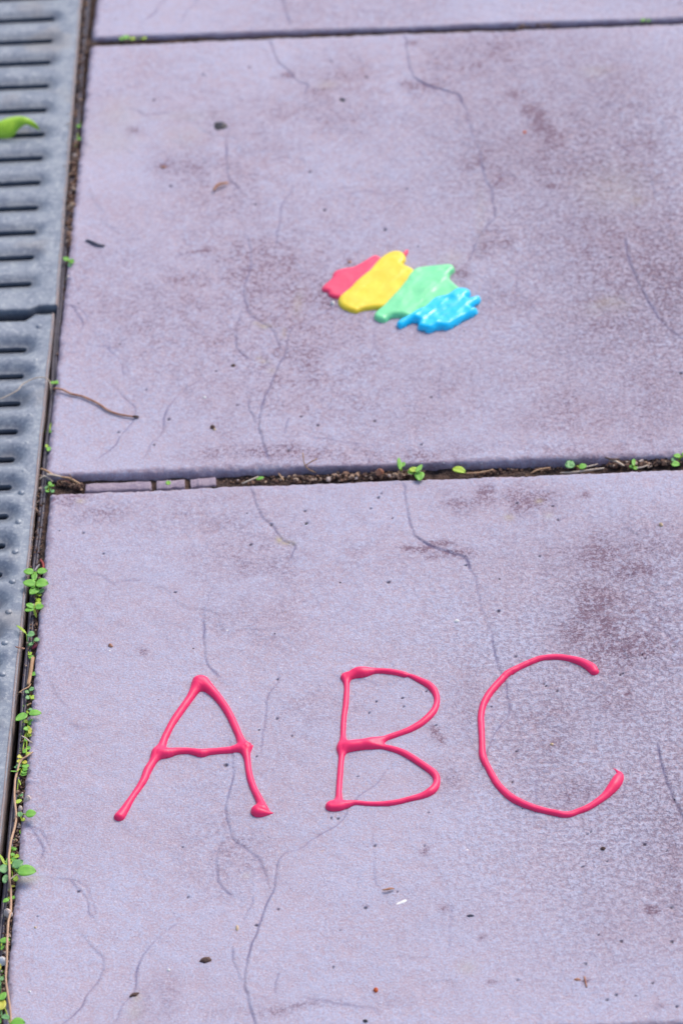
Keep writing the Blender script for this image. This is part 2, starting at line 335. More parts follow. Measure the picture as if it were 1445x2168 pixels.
pitsB=[(1054,1293,4.2),(822,1232,3.4),(820,1232,3),(648,1108,3.6),(645,1082,3),(574,1111,3),(176,1128,2.6),(219,1172,2.4),(530,1153,3),(371,1254,2.6),(800,1053,3),(806,1044,2.2),(784,1076,2.6),(830,1096,2.2),(985,1195,3),(1093,1065,3),(1169,1071,2.6),(1180,1100,3),(1141,1177,2.8),(1363,1788,3.6),(1410,1800,2.4),(793,1790,3),(898,1790,2),(773,1921,3.6),(1232,1835,2.2),(1420,1921,3.2),(1314,1993,3.2),(1421,1994,3.4),(1238,2041,2.6),(1284,2118,3),(1303,2107,3),(1431,2131,3.2),(1380,2081,2.6),(1266,1979,2.2),(1095,2075,2.2),(1242,1765,2.4),(1250,1760,2.2),(1285,1824,2),(166,1886,3),(542,1959,3),(398,1899,2.4),(387,1793,2.2),(80,1940,2),(720,1968,2),(588,1925,2.4),(705,2047,2.6),(840,1887,2),(1084,1426,3),(1090,1390,2.6),(1150,1447,2.4),(1155,1452,2.2),(1178,1463,2.6),(1317,1427,2.6),(1040,1495,2.2),(1092,1590,2.4),(1083,1655,2.6),(587,1437,2.6),(586,1521,2.8),(548,1545,2.2),(543,1601,2.4),(618,1558,2),(796,1485,2.6),(851,1478,2.6),(902,1463,2),(854,1496,2.4),(781,1509,2.4),(922,1535,2),(756,1643,2),(478,1619,4.4),(1358,1388,2.6),(1364,1396,2.4),(1425,1370,2.4),(715,1732,3),(700,1731,2.4),(905,1720,2),(1312,1430,2.4),(1345,2110,2)]
pitsM=[(725,211,6.2),(721,209,4),(493,773,4.6),(357,888,3.6),(251,914,3),(326,942,3),(686,444,4.2),(361,394,3.6),(325,212,3.4),(430,157,3),(527,142,3),(700,130,2.4),(775,163,3),(540,432,3.2),(655,363,3.6),(814,486,4),(637,882,3),(672,900,3),(792,891,3.4),(912,841,3),(891,940,3),(610,954,3),(457,785,2.4),(310,824,2.4),(860,400,3),(1290,545,3),(502,858,2.2),(1440,790,4)]
def slab_attrs(fr,N,which,front_w,seed):
    u=np.linspace(0,S,N+1); U,Vv=np.meshgrid(u,u,indexing='xy')     # U across, V towards viewer
    u1=U.ravel(); v1_=Vv.ravel()
    z=.0005*fbm(u1*9,v1_*9,3,3)+.00022*fbm(u1*55,v1_*55,9,3)+.00010*fbm(u1*230,v1_*230,29,2)
    crease=np.zeros_like(z)
    rv=fbm(u1*7+.6*fbm(u1*21,v1_*21,211,2),v1_*4.5+.6*fbm(u1*21,v1_*21,221,2),201,4)
    msk=np.clip(.5+1.6*fbm(u1*11,v1_*11,231,2),.05,1)
    for th in (-.24,.02,.27):
        q=np.clip((rv-th)/.022+.5,0,1); z+=.00030*msk*q*q*(3-2*q)
    z-=.00030
    wig=.0009*fbm(u1*120,v1_*120,44,2); wig2=.0009*fbm(u1*120+9,v1_*120-5,45,2)
    for src,fl in ((B,FB),(Mm,FM)):
        for w,pts in src:
            pl=catmull(fl.to(P(*np.array(pts,float).T)),3)
            if w>.7: pass
            best=np.full_like(z,9.0); bt=np.zeros_like(z); bs=np.zeros_like(z); n=len(pl)-1
            lo=pl.min(0)-.03; hi=pl.max(0)+.03
            k=np.where((u1>lo[0])&(u1<hi[0])&(v1_>lo[1])&(v1_<hi[1]))[0]
            if not len(k): continue
            uu=u1[k]+wig[k]; vv=v1_[k]+wig2[k]; bb=best[k]; tt=bt[k]; ss=bs[k]
            for i in range(n):
                d,t,sd_=seg_dist(uu,vv,pl[i],pl[i+1]); mm=d<bb
                bb=np.where(mm,d,bb); tt=np.where(mm,(i+t)/n,tt); ss=np.where(mm,np.sign(sd_),ss)
            tap=np.clip(np.minimum(tt,1-tt)*8+.55,0,1)
            var=np.clip(.66+.85*fbm(uu*70,vv*70,5,3),.12,1.25)
            gsh=np.exp(-(bb/.0006)**2)
            crease[k]=np.maximum(crease[k],gsh*min(1.4,.20+w*1.1)*tap*var)
            z[k]+=-.00045*min(w,1.3)*gsh*tap+.00022*w*ss*tap*np.exp(-bb/.007)
    coarse=np.clip((u1/S-.46)*2.0+.4*fbm(u1*7,v1_*7,61,3),0,1)*np.clip(.3+1.1*np.sin(np.clip(v1_/S,0,1)*math.pi),0,1)
    dirt_shade=np.zeros_like(z); lich=np.zeros_like(z); pit=np.zeros_like(z)
    if which:
        wx=.008*fbm(u1*40,v1_*40,71+seed,3); wy=.008*fbm(u1*40,v1_*40,81+seed,3)
        dl,ll,pl_=(dirtB,lichB,pitsB) if which=='B' else (dirtM,lichM,pitsM)
        for src,arr in ((dl,dirt_shade),(ll,lich)):
            for (x,y,rx,ry,a_) in src:
                c=fr.to(P(x,y)); ru=np.linalg.norm(P(x+rx,y)-P(x,y)); rv=np.linalg.norm(P(x,y+ry)-P(x,y))
                kk=min(1,ru/.012)
                q=((u1+wx*kk-c[0])/ru)**2+((v1_+wy*kk-c[1])/rv)**2
                np.maximum(arr,a_*(.72 if which=='M' else (.6 if x>1390 or y>2100 else 1.0))*np.exp(-q*.9),out=arr)
        for (x,y,r) in pl_:
            c=fr.to(P(x,y)); rr=r*MPP*.92; q=((u1-c[0])**2+(v1_-c[1])**2)/rr**2
            np.maximum(pit,np.exp(-q**2*.8),out=pit)
        z-=.0008*pit
    else:
        dirt_shade+=.25*np.clip(fbm(u1*6,v1_*6,91+seed,4)+.1,0,1)
    dirt_shade+=(.27 if which=='M' else .12)*np.clip(.35+fbm(u1*7,v1_*7,101+seed,4),0,1)
    # worn arrises
    edge=np.zeros_like(z)
    for side,dist,along,w0 in (('l',u1,v1_,.0046),('r',S-u1,v1_,.0034),('t',v1_,u1,.0030),('b',S-v1_,u1,front_w)):
        nn=fbm(along*75,along*0+seed*3+ord(side),7,4); n2=fbm(along*300,along*0+seed*3+ord(side),17,2)
        nn=.6*nn+.5*fbm(u1*130,v1_*130,seed+87,3); n2=.5*n2+.7*fbm(u1*420,v1_*420,seed+97,2)
        w=w0*(1+.6*nn+.35*n2)*(1+(.55*fbm(along*14,along*0+seed*3+ord(side)+.5,107,2) if side=='b' else 0))
        if side=='b': w=w*(1+.0*along)
        t=np.clip(1-dist/w,0,1)
        depth=w*(.8 if side=='b' else .9)
        z-=depth*(1-np.sqrt(np.clip(1-t*t,0,1)))*(1+.25*n2)
        if side in 'lb': edge=np.maximum(edge,np.clip(t*2.6,0,1)*(1 if side=='b' else .85)*np.clip(1+.5*n2,0,1))
        else: edge=np.maximum(edge,.35*np.clip(t*2,0,1))
    return u1,v1_,z,crease,coarse,dirt_shade,lich,pit,edge
HF={}
def make_slab(fr,N,which,front_w,seed,key=None):
    u1,v1_,z,crease,coarse,dirt_shade,lich,pit,edge=slab_attrs(fr,N,which,front_w,seed)
    if key: HF[key]=(fr,z.reshape(N+1,N+1),N)
    # ragged outline
    du=np.zeros_like(z); dv=np.zeros_like(z)
    sh=lambda a_,k: .0007*fbm(a_*110,a_*0+seed+k,31,3)
    isl=u1<1e-6; isr=u1>S-1e-6; ist=v1_<1e-6; isb=v1_>S-1e-6
    du+=np.where(isl,np.abs(sh(v1_,1)),0)-np.where(isr,np.abs(sh(v1_,2)),0); dv+=np.where(ist,np.abs(sh(u1,3)),0)-np.where(isb,np.abs(sh(u1,4)),0)
    co=np.stack([u1+du,-(v1_+dv),z],-1)
    n=N+1; idx=np.arange(n*n).reshape(n,n)
    f=np.stack([idx[1:,:-1],idx[1:,1:],idx[:-1,1:],idx[:-1,:-1]],-1).reshape(-1,4)
    ring=np.concatenate([idx[0,:],idx[1:,-1],idx[-1,-2::-1],idx[-2:0:-1,0]])
    base=len(co); lv=[co]; 
    for k,dz in enumerate((-.012,-.034)):
        s_=co[ring].copy(); s_[:,2]=dz+.0008*fbm(np.arange(len(ring))*.23,np.zeros(len(ring))+k,seed+50,2); lv.append(s_)
    L=len(ring); co=np.concatenate(lv)
    def band(a_,b_): return np.stack([a_,np.roll(a_,-1),np.roll(b_,-1),b_],-1)
    r1=base+np.arange(L); r2=base+L+np.arange(L)
    f=np.concatenate([f,band(ring,r1),band(r1,r2)])
    me=mesh_np('paving_slab',co,f)
    def ext(a_,fill=None): return np.concatenate([a_,a_[ring] if fill is None else np.full(L,fill),a_[ring] if fill is None else np.full(L,fill)])
    attr(me,'crease',ext(crease,0)); attr(me,'coarse',ext(coarse)); attr(me,'dirt_shade',ext(dirt_shade,1.0 if key=='T' else .25)); attr(me,'lichen',ext(lich,0)); attr(me,'pit',ext(pit,0)); attr(me,'edge',ext(edge,.8))  # far slab's sides get full dark colour as painted shade in the joint
    return me
def surf(x,y):
    """height of the slab surface at a world point"""
    for fr,z,N in HF.values():
        uv=fr.to(np.array([x,y])) if np.ndim(x)==0 else fr.to(np.stack([x,y],-1))
        if np.ndim(x)==0:
            if 0<uv[0]<S and 0<uv[1]<S: return float(z[int(round(uv[1]/S*N)),int(round(uv[0]/S*N))])
        else:
            gx=np.clip(uv[...,0]/S*N,0,N-1.001); gy=np.clip(uv[...,1]/S*N,0,N-1.001)
            i=gy.astype(int); j=gx.astype(int); a_=gx-j; b_=gy-i
            if (uv.mean(axis=tuple(range(uv.ndim-1)))>0).all() and (uv.mean(axis=tuple(range(uv.ndim-1)))<S).all():
                return (z[i,j]*(1-a_)+z[i,j+1]*a_)*(1-b_)+(z[i+1,j]*(1-a_)+z[i+1,j+1]*a_)*b_
    return 0.0 if np.ndim(x)==0 else np.zeros_like(x)
pavement=obj('pavement',pydata('pavement',[(-2.5,-1.6,-.036),(2.5,-1.6,-.036),(2.5,2.4,-.036),(-2.5,2.4,-.036)],[(0,1,2,3)]),m_ground,kind='structure')
def put_slab(me,fr,label=None):
    o=obj('paving_slab',me,m_slab,pavement,label=label); o.location=(fr.o[0],fr.o[1],0); o.rotation_euler.z=math.atan2(fr.x[1],fr.x[0]); return o
put_slab(make_slab(FB,540,'B',.0040,1,'B'),FB,'lilac grey riven slab with the pink red letters A B C on it')
put_slab(make_slab(FM,540,'M',.0042,2,'M'),FM,'lilac grey riven slab with the rainbow paint splodge on it')
put_slab(make_slab(FT,300,None,.0022,3,'T'),FT,'far slab of which only the near edge shows')
# the same paving outside the picture
rough=make_slab(FM,110,None,.004,4)
gap=.013
for fr in (FB,FM,FT):
    put_slab(rough,Frame(fr.o+fr.x*(S+gap),fr.x))
fb2=Frame(FB.o+FB.y*(S+gap),FB.x); put_slab(rough,fb2); put_slab(rough,Frame(fb2.o+fb2.x*(S+gap),fb2.x))
ft2=Frame(FT.o-FT.y*(S+gap),FT.x); put_slab(rough,ft2); put_slab(rough,Frame(ft2.o+ft2.x*(S+gap),ft2.x))

# ------------------------------------------------------------------ drain
D0=P(158,200); D1=P(19,1700)
FD=Frame(D0,np.array([-(D1-D0)[1],(D1-D0)[0]]))                 # u to the right, v towards the viewer, u=0: left side of the rail
GW=.125
V0,V1=-.75,1.35
def dw(fr,pts): # local (u,v,z) list to world
    out=[]
    for u,v,z in pts:
        q=fr.o+fr.x*u+fr.y*v; out.append((q[0],q[1],z))
    return out
drain=thing('drain_channel','black plastic drain channel with a ribbed edge rail beside the slabs','drain channel')
RW=.0052
# trough
gp=.0012
v=dw(FD,[(-.0005,V0,-.006),(-.0005,V1,-.006),(-.004,V0,-.055),(-.004,V1,-.055),(-GW+.002,V0,-.055),(-GW+.002,V1,-.055),(-GW-.003,V0,-.006),(-GW-.003,V1,-.006)])
obj('channel_trough',pydata('channel_trough',v,[(0,2,3,1),(2,4,5,3),(4,6,7,5)],False),m_dark,drain)
def rail(u0,flip=1):
    n=220; prof=[(.0004,-.030),(.0004,-.0052),(.0010,-.0042),(.0019,-.0040),(.0023,-.0044),(.0026,-.0040),(.0032,-.0034),(.0040,-.0036),(.0046,-.0048),(.0046,-.034)]
    vv=[];ff=[]
    for i in range(n+1):
        y=V0+(V1-V0)*i/n; w=.0004*math.sin(y*23)+.0003*math.sin(y*61+1)
        for (a_,z) in prof: vv.append((u0+flip*(a_)+w,y,z+.0003*math.sin(y*37)))
    k=len(prof)
    for i in range(n):
        for j in range(k-1):
            q=(i*k+j,i*k+j+1,(i+1)*k+j+1,(i+1)*k+j); ff.append(q if flip>0 else q[::-1])
    return pydata('edge_rail',dw(FD,vv),ff)
obj('edge_rail',rail(0),m_plastic,drain); obj('edge_rail',rail(-GW-.003,-1),m_plastic,drain)

def make_grate(fr,slots,D,Rr,vtop,vbot,edge_top,edge_bot,uend,label):
    """fr: u=0 right edge, v towards viewer. slots: list of v centres"""
    r=.0027; NS=12
    vs_=[];fs=[];gr=[]
    th=.002
    ur=0.0; ul=-GW+.002
    bounds=[slots[0]-(slots[1]-slots[0])/2]+[(a_+b_)/2 for a_,b_ in zip(slots,slots[1:])]+[slots[-1]+(slots[-1]-slots[-2])/2]
    ts=[0,.03,.08,.15,.23,.32,.42,.53,.66,.82,1.0]
    for vc,v0,v1b in zip(slots,bounds,bounds[1:]):
        out=[];inn=[]
        a0,a1=ul+.020,uend
        nlong=26
        # slot outline counterclockwise with matching rectangle points
        for k in range(nlong+1):      # near side, left to right
            t=k/nlong; u=a0+(a1-a0)*t; inn.append((u,vc+r)); out.append((u,v1b))
        for k in range(1,NS):
            ang=math.pi/2-math.pi*k/NS; inn.append((a1+r*math.cos(ang),vc+r*math.sin(ang)))
            s_=k/NS
            if s_<.25: out.append((a1+(ur-a1)*(s_/.25),v1b))
            elif s_<=.75: out.append((ur,v1b+(v0-v1b)*((s_-.25)/.5)))
            else: out.append((ur+(a1-ur)*((s_-.75)/.25),v0))
        for k in range(nlong+1):
            t=k/nlong; u=a1+(a0-a1)*t; inn.append((u,vc-r)); out.append((u,v0))
        for k in range(1,NS):
            ang=-math.pi/2-math.pi*k/NS; inn.append((a0+r*math.cos(ang),vc+r*math.sin(ang)))
            s_=k/NS
            if s_<.25: out.append((a0+(ul-a0)*(s_/.25),v0))
            elif s_<=.75: out.append((ul,v0+(v1b-v0)*((s_-.25)/.5)))
            else: out.append((ul+(a0-ul)*((s_-.75)/.25),v1b))
        inn=np.array(inn);out=np.array(out);L=len(inn);b0=len(vs_)
        rings=[]
        prof=lambda d: -D*(1-np.clip(d/Rr,0,1)**1.0*1.0)**2*(1+0*d)
        for z_ in (-.007,):
            rings.append([(p[0],p[1],-D-.0045) for p in inn])
        for t in ts:
            p=inn*(1-t)+out*t
            cx=np.clip(p[:,0],a0,a1); d=np.maximum(np.hypot(p[:,0]-cx,p[:,1]-vc)-r,0)
            q=np.clip(d/Rr,0,1); z=-D*(1-(q*q*(3-2*q)))
            rings.append([(p[i,0],p[i,1],z[i]) for i in range(L)])
        for rg in rings:
            for (u,v_,z) in rg: vs_.append((u,v_,z)); gr.append(1.0 if z<-D-.001 else min(1,max(0,-z/D))**2*.45)  # painted shade: full on slot walls, fading up the dimples
        for a_ in range(len(rings)-1):
            for i in range(L):
                j=(i+1)%L; fs.append((b0+a_*L+i,b0+a_*L+j,b0+(a_+1)*L+j,b0+(a_+1)*L+i))
    for (va,fb_,sgn) in ((bounds[0],edge_top,-1),(bounds[-1],edge_bot,1)):
        if fb_ is None: continue
        nu,nv=40,6; b0=len(vs_)
        for j in range(nv+2):
            for i in range(nu+1):
                u=ul+(ur-ul)*i/nu; ve=fb_(u)
                if j<=nv: 
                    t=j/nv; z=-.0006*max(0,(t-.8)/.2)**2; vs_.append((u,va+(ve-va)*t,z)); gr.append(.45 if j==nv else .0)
                else: vs_.append((u,ve+sgn*.0003,-.012)); gr.append(1.0)  # end wall in the gap gets the full painted shade
        for j in range(nv+1):
            for i in range(nu):
                q=(b0+j*(nu+1)+i,b0+j*(nu+1)+i+1,b0+(j+1)*(nu+1)+i+1,b0+(j+1)*(nu+1)+i)
                fs.append(q if sgn<0 else q[::-1])
    ztop=-.0012
    root=thing('drain_grate',label,'drain grate',group='slotted drain grates')
    arr=np.array(vs_); 
    # slight unevenness of pressed sheet
    arr[:,2]+=.00025*fbm(arr[:,0]*60,arr[:,1]*60,77,3)+ztop
    w=np.array(dw(fr,arr))
    me=mesh_np('grate_plate',w,fs); attr(me,'recess_shade',gr); obj('grate_plate',me,m_galv,root)
    # folded rims
    va=edge_top(0) if edge_top else bounds[0]; vb=edge_bot(0) if edge_bot else bounds[-1]
    for u0,s_ in ((0,1),(ul,-1)):
        n=90; vv=[];ff=[]; prof=[(-.0016,ztop-.0004),(-.0012,ztop+.0004),(-.0005,ztop+.0004),(-.0001,ztop-.0004),(.0,-.02)]
        for i in range(n+1):
            y=va+(vb-va)*i/n; wv=.0003*math.sin(y*90)+.0002*math.sin(y*210)
            for (a_,z) in prof: vv.append((u0+s_*(a_+wv*.5),y,z))
        k=len(prof)
        for i in range(n):
            for j in range(k-1):
                q=(i*k+j,(i+1)*k+j,(i+1)*k+j+1,i*k+j+1); ff.append(q if s_>0 else q[::-1])
        me=pydata('side_rim',dw(fr,vv),ff); obj('side_rim',me,m_rust,root)
    return root,bounds
def line_frame(pa,pb,z=-.0012):
    a_=P(*pa,z); b_=P(*pb,z); d=b_-a_; return Frame(a_,np.array([-d[1],d[0]]))
FG1=line_frame((157,200),(121,655)); FG2=line_frame((115,668),(14.5,1650))
def loc(fr,x,y,z=-.0012): return fr.to(P(x,y,z))
sl1=[(116,39),(111,86),(107,131),(102,181),(98,232),(94,284),(90,334),(86,386),(82,439),(79,491),(75,544),(69,601)]
sl2=[(58,735),(50,791),(43,849),(37,908),(31,967),(25,1026),(18,1088),(12,1150),(3,1211)]
s1=[float(loc(FG1,x,y,-.003)[1]) for x,y in sl1]; p1=(s1[-1]-s1[0])/(len(s1)-1)
s1=[s1[0]-p1*k for k in range(12,0,-1)]+s1
s2=[float(loc(FG2,x,y,-.003)[1]) for x,y in sl2]; p2=(s2[-1]-s2[0])/(len(s2)-1)
s2=s2+[s2[-1]+p2*k for k in range(1,20)]
ue1=float(np.mean([loc(FG1,x,y,-.003)[0] for x,y in sl1[4:]]))-.0027
ue2=float(np.mean([loc(FG2,x,y,-.003)[0] for x,y in sl2]))-.0027
def eprof(fr,pts):
    q=[loc(fr,*p) for p in pts]; us=[a_[0] for a_ in q]; vv=[a_[1] for a_ in q]
    return lambda u: float(np.interp(u,us,vv))
e1=eprof(FG1,[(0,658),(64,656),(79,647),(122,646)]); e2=eprof(FG2,[(0,680),(55,678),(75,664),(118,663)])
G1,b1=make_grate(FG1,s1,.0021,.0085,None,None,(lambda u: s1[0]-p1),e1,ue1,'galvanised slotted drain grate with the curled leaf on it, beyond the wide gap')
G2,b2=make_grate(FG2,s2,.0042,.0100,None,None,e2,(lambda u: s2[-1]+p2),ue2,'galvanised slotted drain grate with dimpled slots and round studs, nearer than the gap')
sv=[];sf=[]
for i in range(6):
    ph=math.pi/2*i/5
    for k in range(14): sv.append((.0023*math.cos(ph)*math.cos(k*math.pi/7),.0023*math.cos(ph)*math.sin(k*math.pi/7),.0015*math.sin(ph)-.0003))
for i in range(5):
    for k in range(14): sf.append((i*14+k,i*14+(k+1)%14,(i+1)*14+(k+1)%14,(i+1)*14+k))
stud_me=pydata('stud',sv,sf)
m_stud=m_galv
for (x,y) in [(83,691),(46,1043),(40,1105),(33,1168),(27,1231),(19,1295),(11,1361),(6,1427)]:
    p=V(x,y,-.0012); obj('stud',stud_me,m_stud,G2,loc=p)
us=loc(FG2,46,1043)[0]
for yv in (762,820,878,937,996):
    v_=loc(FG2,50,yv)[1]; q=FG2.o+FG2.x*us+FG2.y*v_
    obj('stud',stud_me,m_stud,G2,loc=(q[0],q[1],-.0021))

# ------------------------------------------------------------------ soil in the joints
def strip_mesh(name,left,right,n,m,zfun,mat,parent=None,**kw):
    """left/right: world polylines (functions of t)"""
    T=np.linspace(0,1,n+1); K=np.linspace(0,1,m+1)
    L=np.array([left(t) for t in T]); Rr=np.array([right(t) for t in T])
    pts=L[:,None,:]*(1-K[None,:,None])+Rr[:,None,:]*K[None,:,None]
    z=zfun(pts[...,0],pts[...,1])
    co=np.concatenate([pts,z[...,None]],-1).reshape(-1,3); idx=np.arange((n+1)*(m+1)).reshape(n+1,m+1)
    f=np.stack([idx[:-1,:-1],idx[:-1,1:],idx[1:,1:],idx[1:,:-1]],-1).reshape(-1,4)
    return obj(name,mesh_np(name,co,f),mat,parent,**kw)
lerp=lambda a_,b_: (lambda t: a_*(1-t)+b_*t)
zs=lambda x,y: -.0050+.0022*fbm(x*90,y*90,5,4)+.0012*fbm(x*330,y*330,8,2)
rl0=FD.fr(np.array(.0042),np.array(V0+.1)); rl1=FD.fr(np.array(.0042),np.array(V1-.1))
rr0=FB.fr(np.array(.004),np.array(S+.6)); rr1=FT.fr(np.array(.004),np.array(-.5))
dd_=(rl0-rl1); 
strip_mesh('joint_soil',lerp(rl1,rl0),lerp(FB.fr(np.array(.005),np.array(.9)),FT.fr(np.array(.004),np.array(-.35))),1500,9,zs,m_soil,pavement,kind='stuff')
zm=lambda x,y: -.0064+.0024*fbm(x*90,y*90,15,4)+.0012*fbm(x*330,y*330,18,2)
strip_mesh('joint_soil',lerp(FM.fr(np.array(-.004),np.array(S-.004)),FM.fr(np.array(S*2),np.array(S-.004))),lerp(FB.fr(np.array(-.006),np.array(.006)),FB.fr(np.array(S*2),np.array(.006))),1000,12,zm,m_soil,pavement,kind='stuff')
zt=lambda x,y: -.0038+.0018*fbm(x*90,y*90,25,4)
strip_mesh('joint_soil',lerp(FT.fr(np.array(-.004),np.array(S-.004)),FT.fr(np.array(S*2),np.array(S-.004))),lerp(FM.fr(np.array(-.004),np.array(.005)),FM.fr(np.array(S*2),np.array(.005))),700,6,zt,m_soil,pavement,kind='stuff')
# old mortar fillet lying in the left end of the middle joint: three broken lengths
def prism_strip(name,pa,pb,w,z0,z1,mat,parent,seed,n=40):
    a_=np.array(pa);b_=np.array(pb); d=(b_-a_)/np.linalg.norm(b_-a_); nn=np.array([-d[1],d[0]]); vv=[];ff=[]
    prof=[(-1,0),(-.95,.86),(-.7,.97),(.0,1.0),(.7,.99),(.95,.9),(1,0)]
    for i in range(n+1):
        t=i/n; c=a_+(b_-a_)*t; s_=1.0 if 0<i<n else .6
        wj=w*(1+.22*float(fbm(np.array(t*9.),np.array(seed+.5),3,3)))
        hj=(z1-z0)*(1+.12*float(fbm(np.array(t*6.),np.array(seed+7.5),3,3)))*(1 if 0<i<n else .1)
        for (k,h) in prof:
            q=c+nn*k*wj*s_; vv.append((q[0],q[1],z0+h*hj))
    k=len(prof)
    for i in range(n):
        for j in range(k-1): ff.append((i*k+j,i*k+j+1,(i+1)*k+j+1,(i+1)*k+j))
    return obj(name,pydata(name,vv,ff),mat,parent)
m_mortar=mat_simple('old_mortar',(.34,.27,.345),(.42,.34,.40),330,.9,.9,.0012,c3=(.22,.15,.18))
zf=-.0120
for pa,pb in (((178,1031),(322,1026)),((330,1026),(392,1022)),((402,1022),(458,1017))):
    prism_strip('mortar_fillet',P(*pa,-.004),P(*pb,-.004),.0038,-.0095,-.0040,m_mortar,pavement,pa[0])

# crumbs of soil and grit (uncountable)
def blob_cloud(name,centres,sizes,tones,mat,parent=None,flat=.7,kind='stuff'):
    base=[];t_=(1+5**.5)/2
    for a_,b_ in ((-1,t_),(1,t_),(-1,-t_),(1,-t_)): base+= [(a_,b_,0),(0,a_,b_),(b_,0,a_)]
    base=np.array(base)/np.linalg.norm([1,t_])
    from itertools import combinations
    fc=[c for c in combinations(range(12),3) if all(abs(np.linalg.norm(base[i]-base[j])-1.0515)<.02 for i,j in combinations(c,2))]
    fc=[c if np.dot(np.cross(base[c[1]]-base[c[0]],base[c[2]]-base[c[0]]),base[c[0]])>0 else (c[0],c[2],c[1]) for c in fc]
    fc=np.array(fc); n=len(centres); vv=np.zeros((n,12,3)); 
    for i in range(n):
        j=1+.35*(rng.rand(12,1)-.5)*2; s_=np.array([1,.6+.6*rng.rand(),flat*(.7+.5*rng.rand())])
        an=rng.rand()*6.28; ro=np.array([[math.cos(an),-math.sin(an),0],[math.sin(an),math.cos(an),0],[0,0,1]])
        vv[i]=(base*j*s_)@ro.T*sizes[i]+centres[i]
    F_=(fc[None]+np.arange(n)[:,None,None]*12).reshape(-1,3)
    me=mesh_np(name,vv.reshape(-1,3),F_,False); attr(me,'tone',np.repeat(tones,12)); return obj(name,me,mat,parent,kind=kind)
cs=[];sz=[];tn=[]
def add_crumbs(n,pa,pb,wpx,z,smin,smax,tone=(0,.9)):
    dz=.0022 if z<-.003 else 0
    for _ in range(n):
        t=rng.rand(); x=pa[0]+(pb[0]-pa[0])*t; y=pa[1]+(pb[1]-pa[1])*t
        o=(rng.rand()-.5)*2; 
        x+=o*wpx[0]; y+=o*wpx[1]
        z_=z+dz; p=P(x,y,z_); cs.append((p[0],p[1],z_+(rng.rand()-.5)*.002)); sz.append(smin+(smax-smin)*rng.rand()**2.5); tn.append(tone[0]+(tone[1]-tone[0])*rng.rand()**1.3)
# left joint
add_crumbs(260,(178,0),(160,330),(6,0),-.006,.0004,.0013)
add_crumbs(360,(160,300),(148,520),(8,0),-.0045,.0005,.0019,(.2,.98))
add_crumbs(260,(148,520),(104,1040),(6,0),-.0065,.0004,.0012)
add_crumbs(420,(90,1040),(60,1560),(8,0),-.0065,.0004,.0012,(.0,.9))
add_crumbs(700,(56,1560),(22,1960),(10,0),-.0060,.0004,.0014,(.1,1))
add_crumbs(260,(18,1960),(8,2180),(10,0),-.0060,.0004,.0014,(.1,1))
# middle joint
add_crumbs(240,(470,1020),(905,1004),(0,6),-.008,.0004,.0016,(.1,1)); add_crumbs(260,(620,1014),(900,1003),(0,6),-.006,.0005,.0020,(.1,1))
add_crumbs(120,(1000,1001),(1290,988),(0,5),-.008,.0004,.0015,(.1,.9)); add_crumbs(200,(1285,982),(1445,976),(0,7),-.006,.0006,.0022,(.0,1))
add_crumbs(160,(120,1035),(460,1026),(0,4),-.010,.0004,.0012,(.0,.8)); add_crumbs(160,(120,1020),(175,1030),(0,6),-.006,.0004,.0014,(.1,.9))
# top joint
add_crumbs(300,(200,88),(1440,42),(0,4),-.006,.0004,.0012,(.1,1)); add_crumbs(60,(1090,55),(1180,50),(0,4),-.004,.0006,.0014,(.5,1))
# fine grains strewn on the grate's edge
add_crumbs(60,(150,230),(128,560),(8,0),.0002,.0003,.0007,(.5,1)); add_crumbs(30,(88,1000),(60,1230),(3,0),-.0022,.0004,.0010,(.6,.95))
add_crumbs(26,(78,1250),(42,1500),(3,0),-.0022,.0004,.0010,(.6,.95))
blob_cloud('soil_crumbs',np.array(cs),sz,np.array(tn),m_crumb,pavement)

# ------------------------------------------------------------------ paint letters
def to_world(pts,ox,oy,sc):
    out=[]
    for (x,y,r) in pts:
        X=ox+x/sc; Y=oy+y/sc; p=P(X,Y,.001); out.append((p[0],p[1],r/sc*MPP*1.13))
    return np.array(out)
def stroke_sdf(X,Y,strokes,k=750.0):
    acc=np.zeros_like(X); wr=np.zeros_like(X); ws=np.zeros_like(X)
    for st in strokes:
        sm=catmull(st,3); f_st=np.full_like(X,1.0); r_st=np.zeros_like(X)
        for i in range(len(sm)-1):
            p=sm[i,:2]; q=sm[i+1,:2]; d,t,_=seg_dist(X,Y,p,q); r=sm[i,2]*(1-t)+sm[i+1,2]*t
            dirx=(q-p)/max(np.linalg.norm(q-p),1e-9); r=r*(1+.16*abs(dirx[0]))
            v_=d-r; mm=v_<f_st; f_st=np.where(mm,v_,f_st); r_st=np.where(mm,r,r_st)
        wgt=np.exp(-k*f_st); acc+=wgt; wr+=wgt*r_st
    f=-np.log(np.maximum(acc,1e-30))/k
    return f,wr/np.maximum(acc,1e-30)
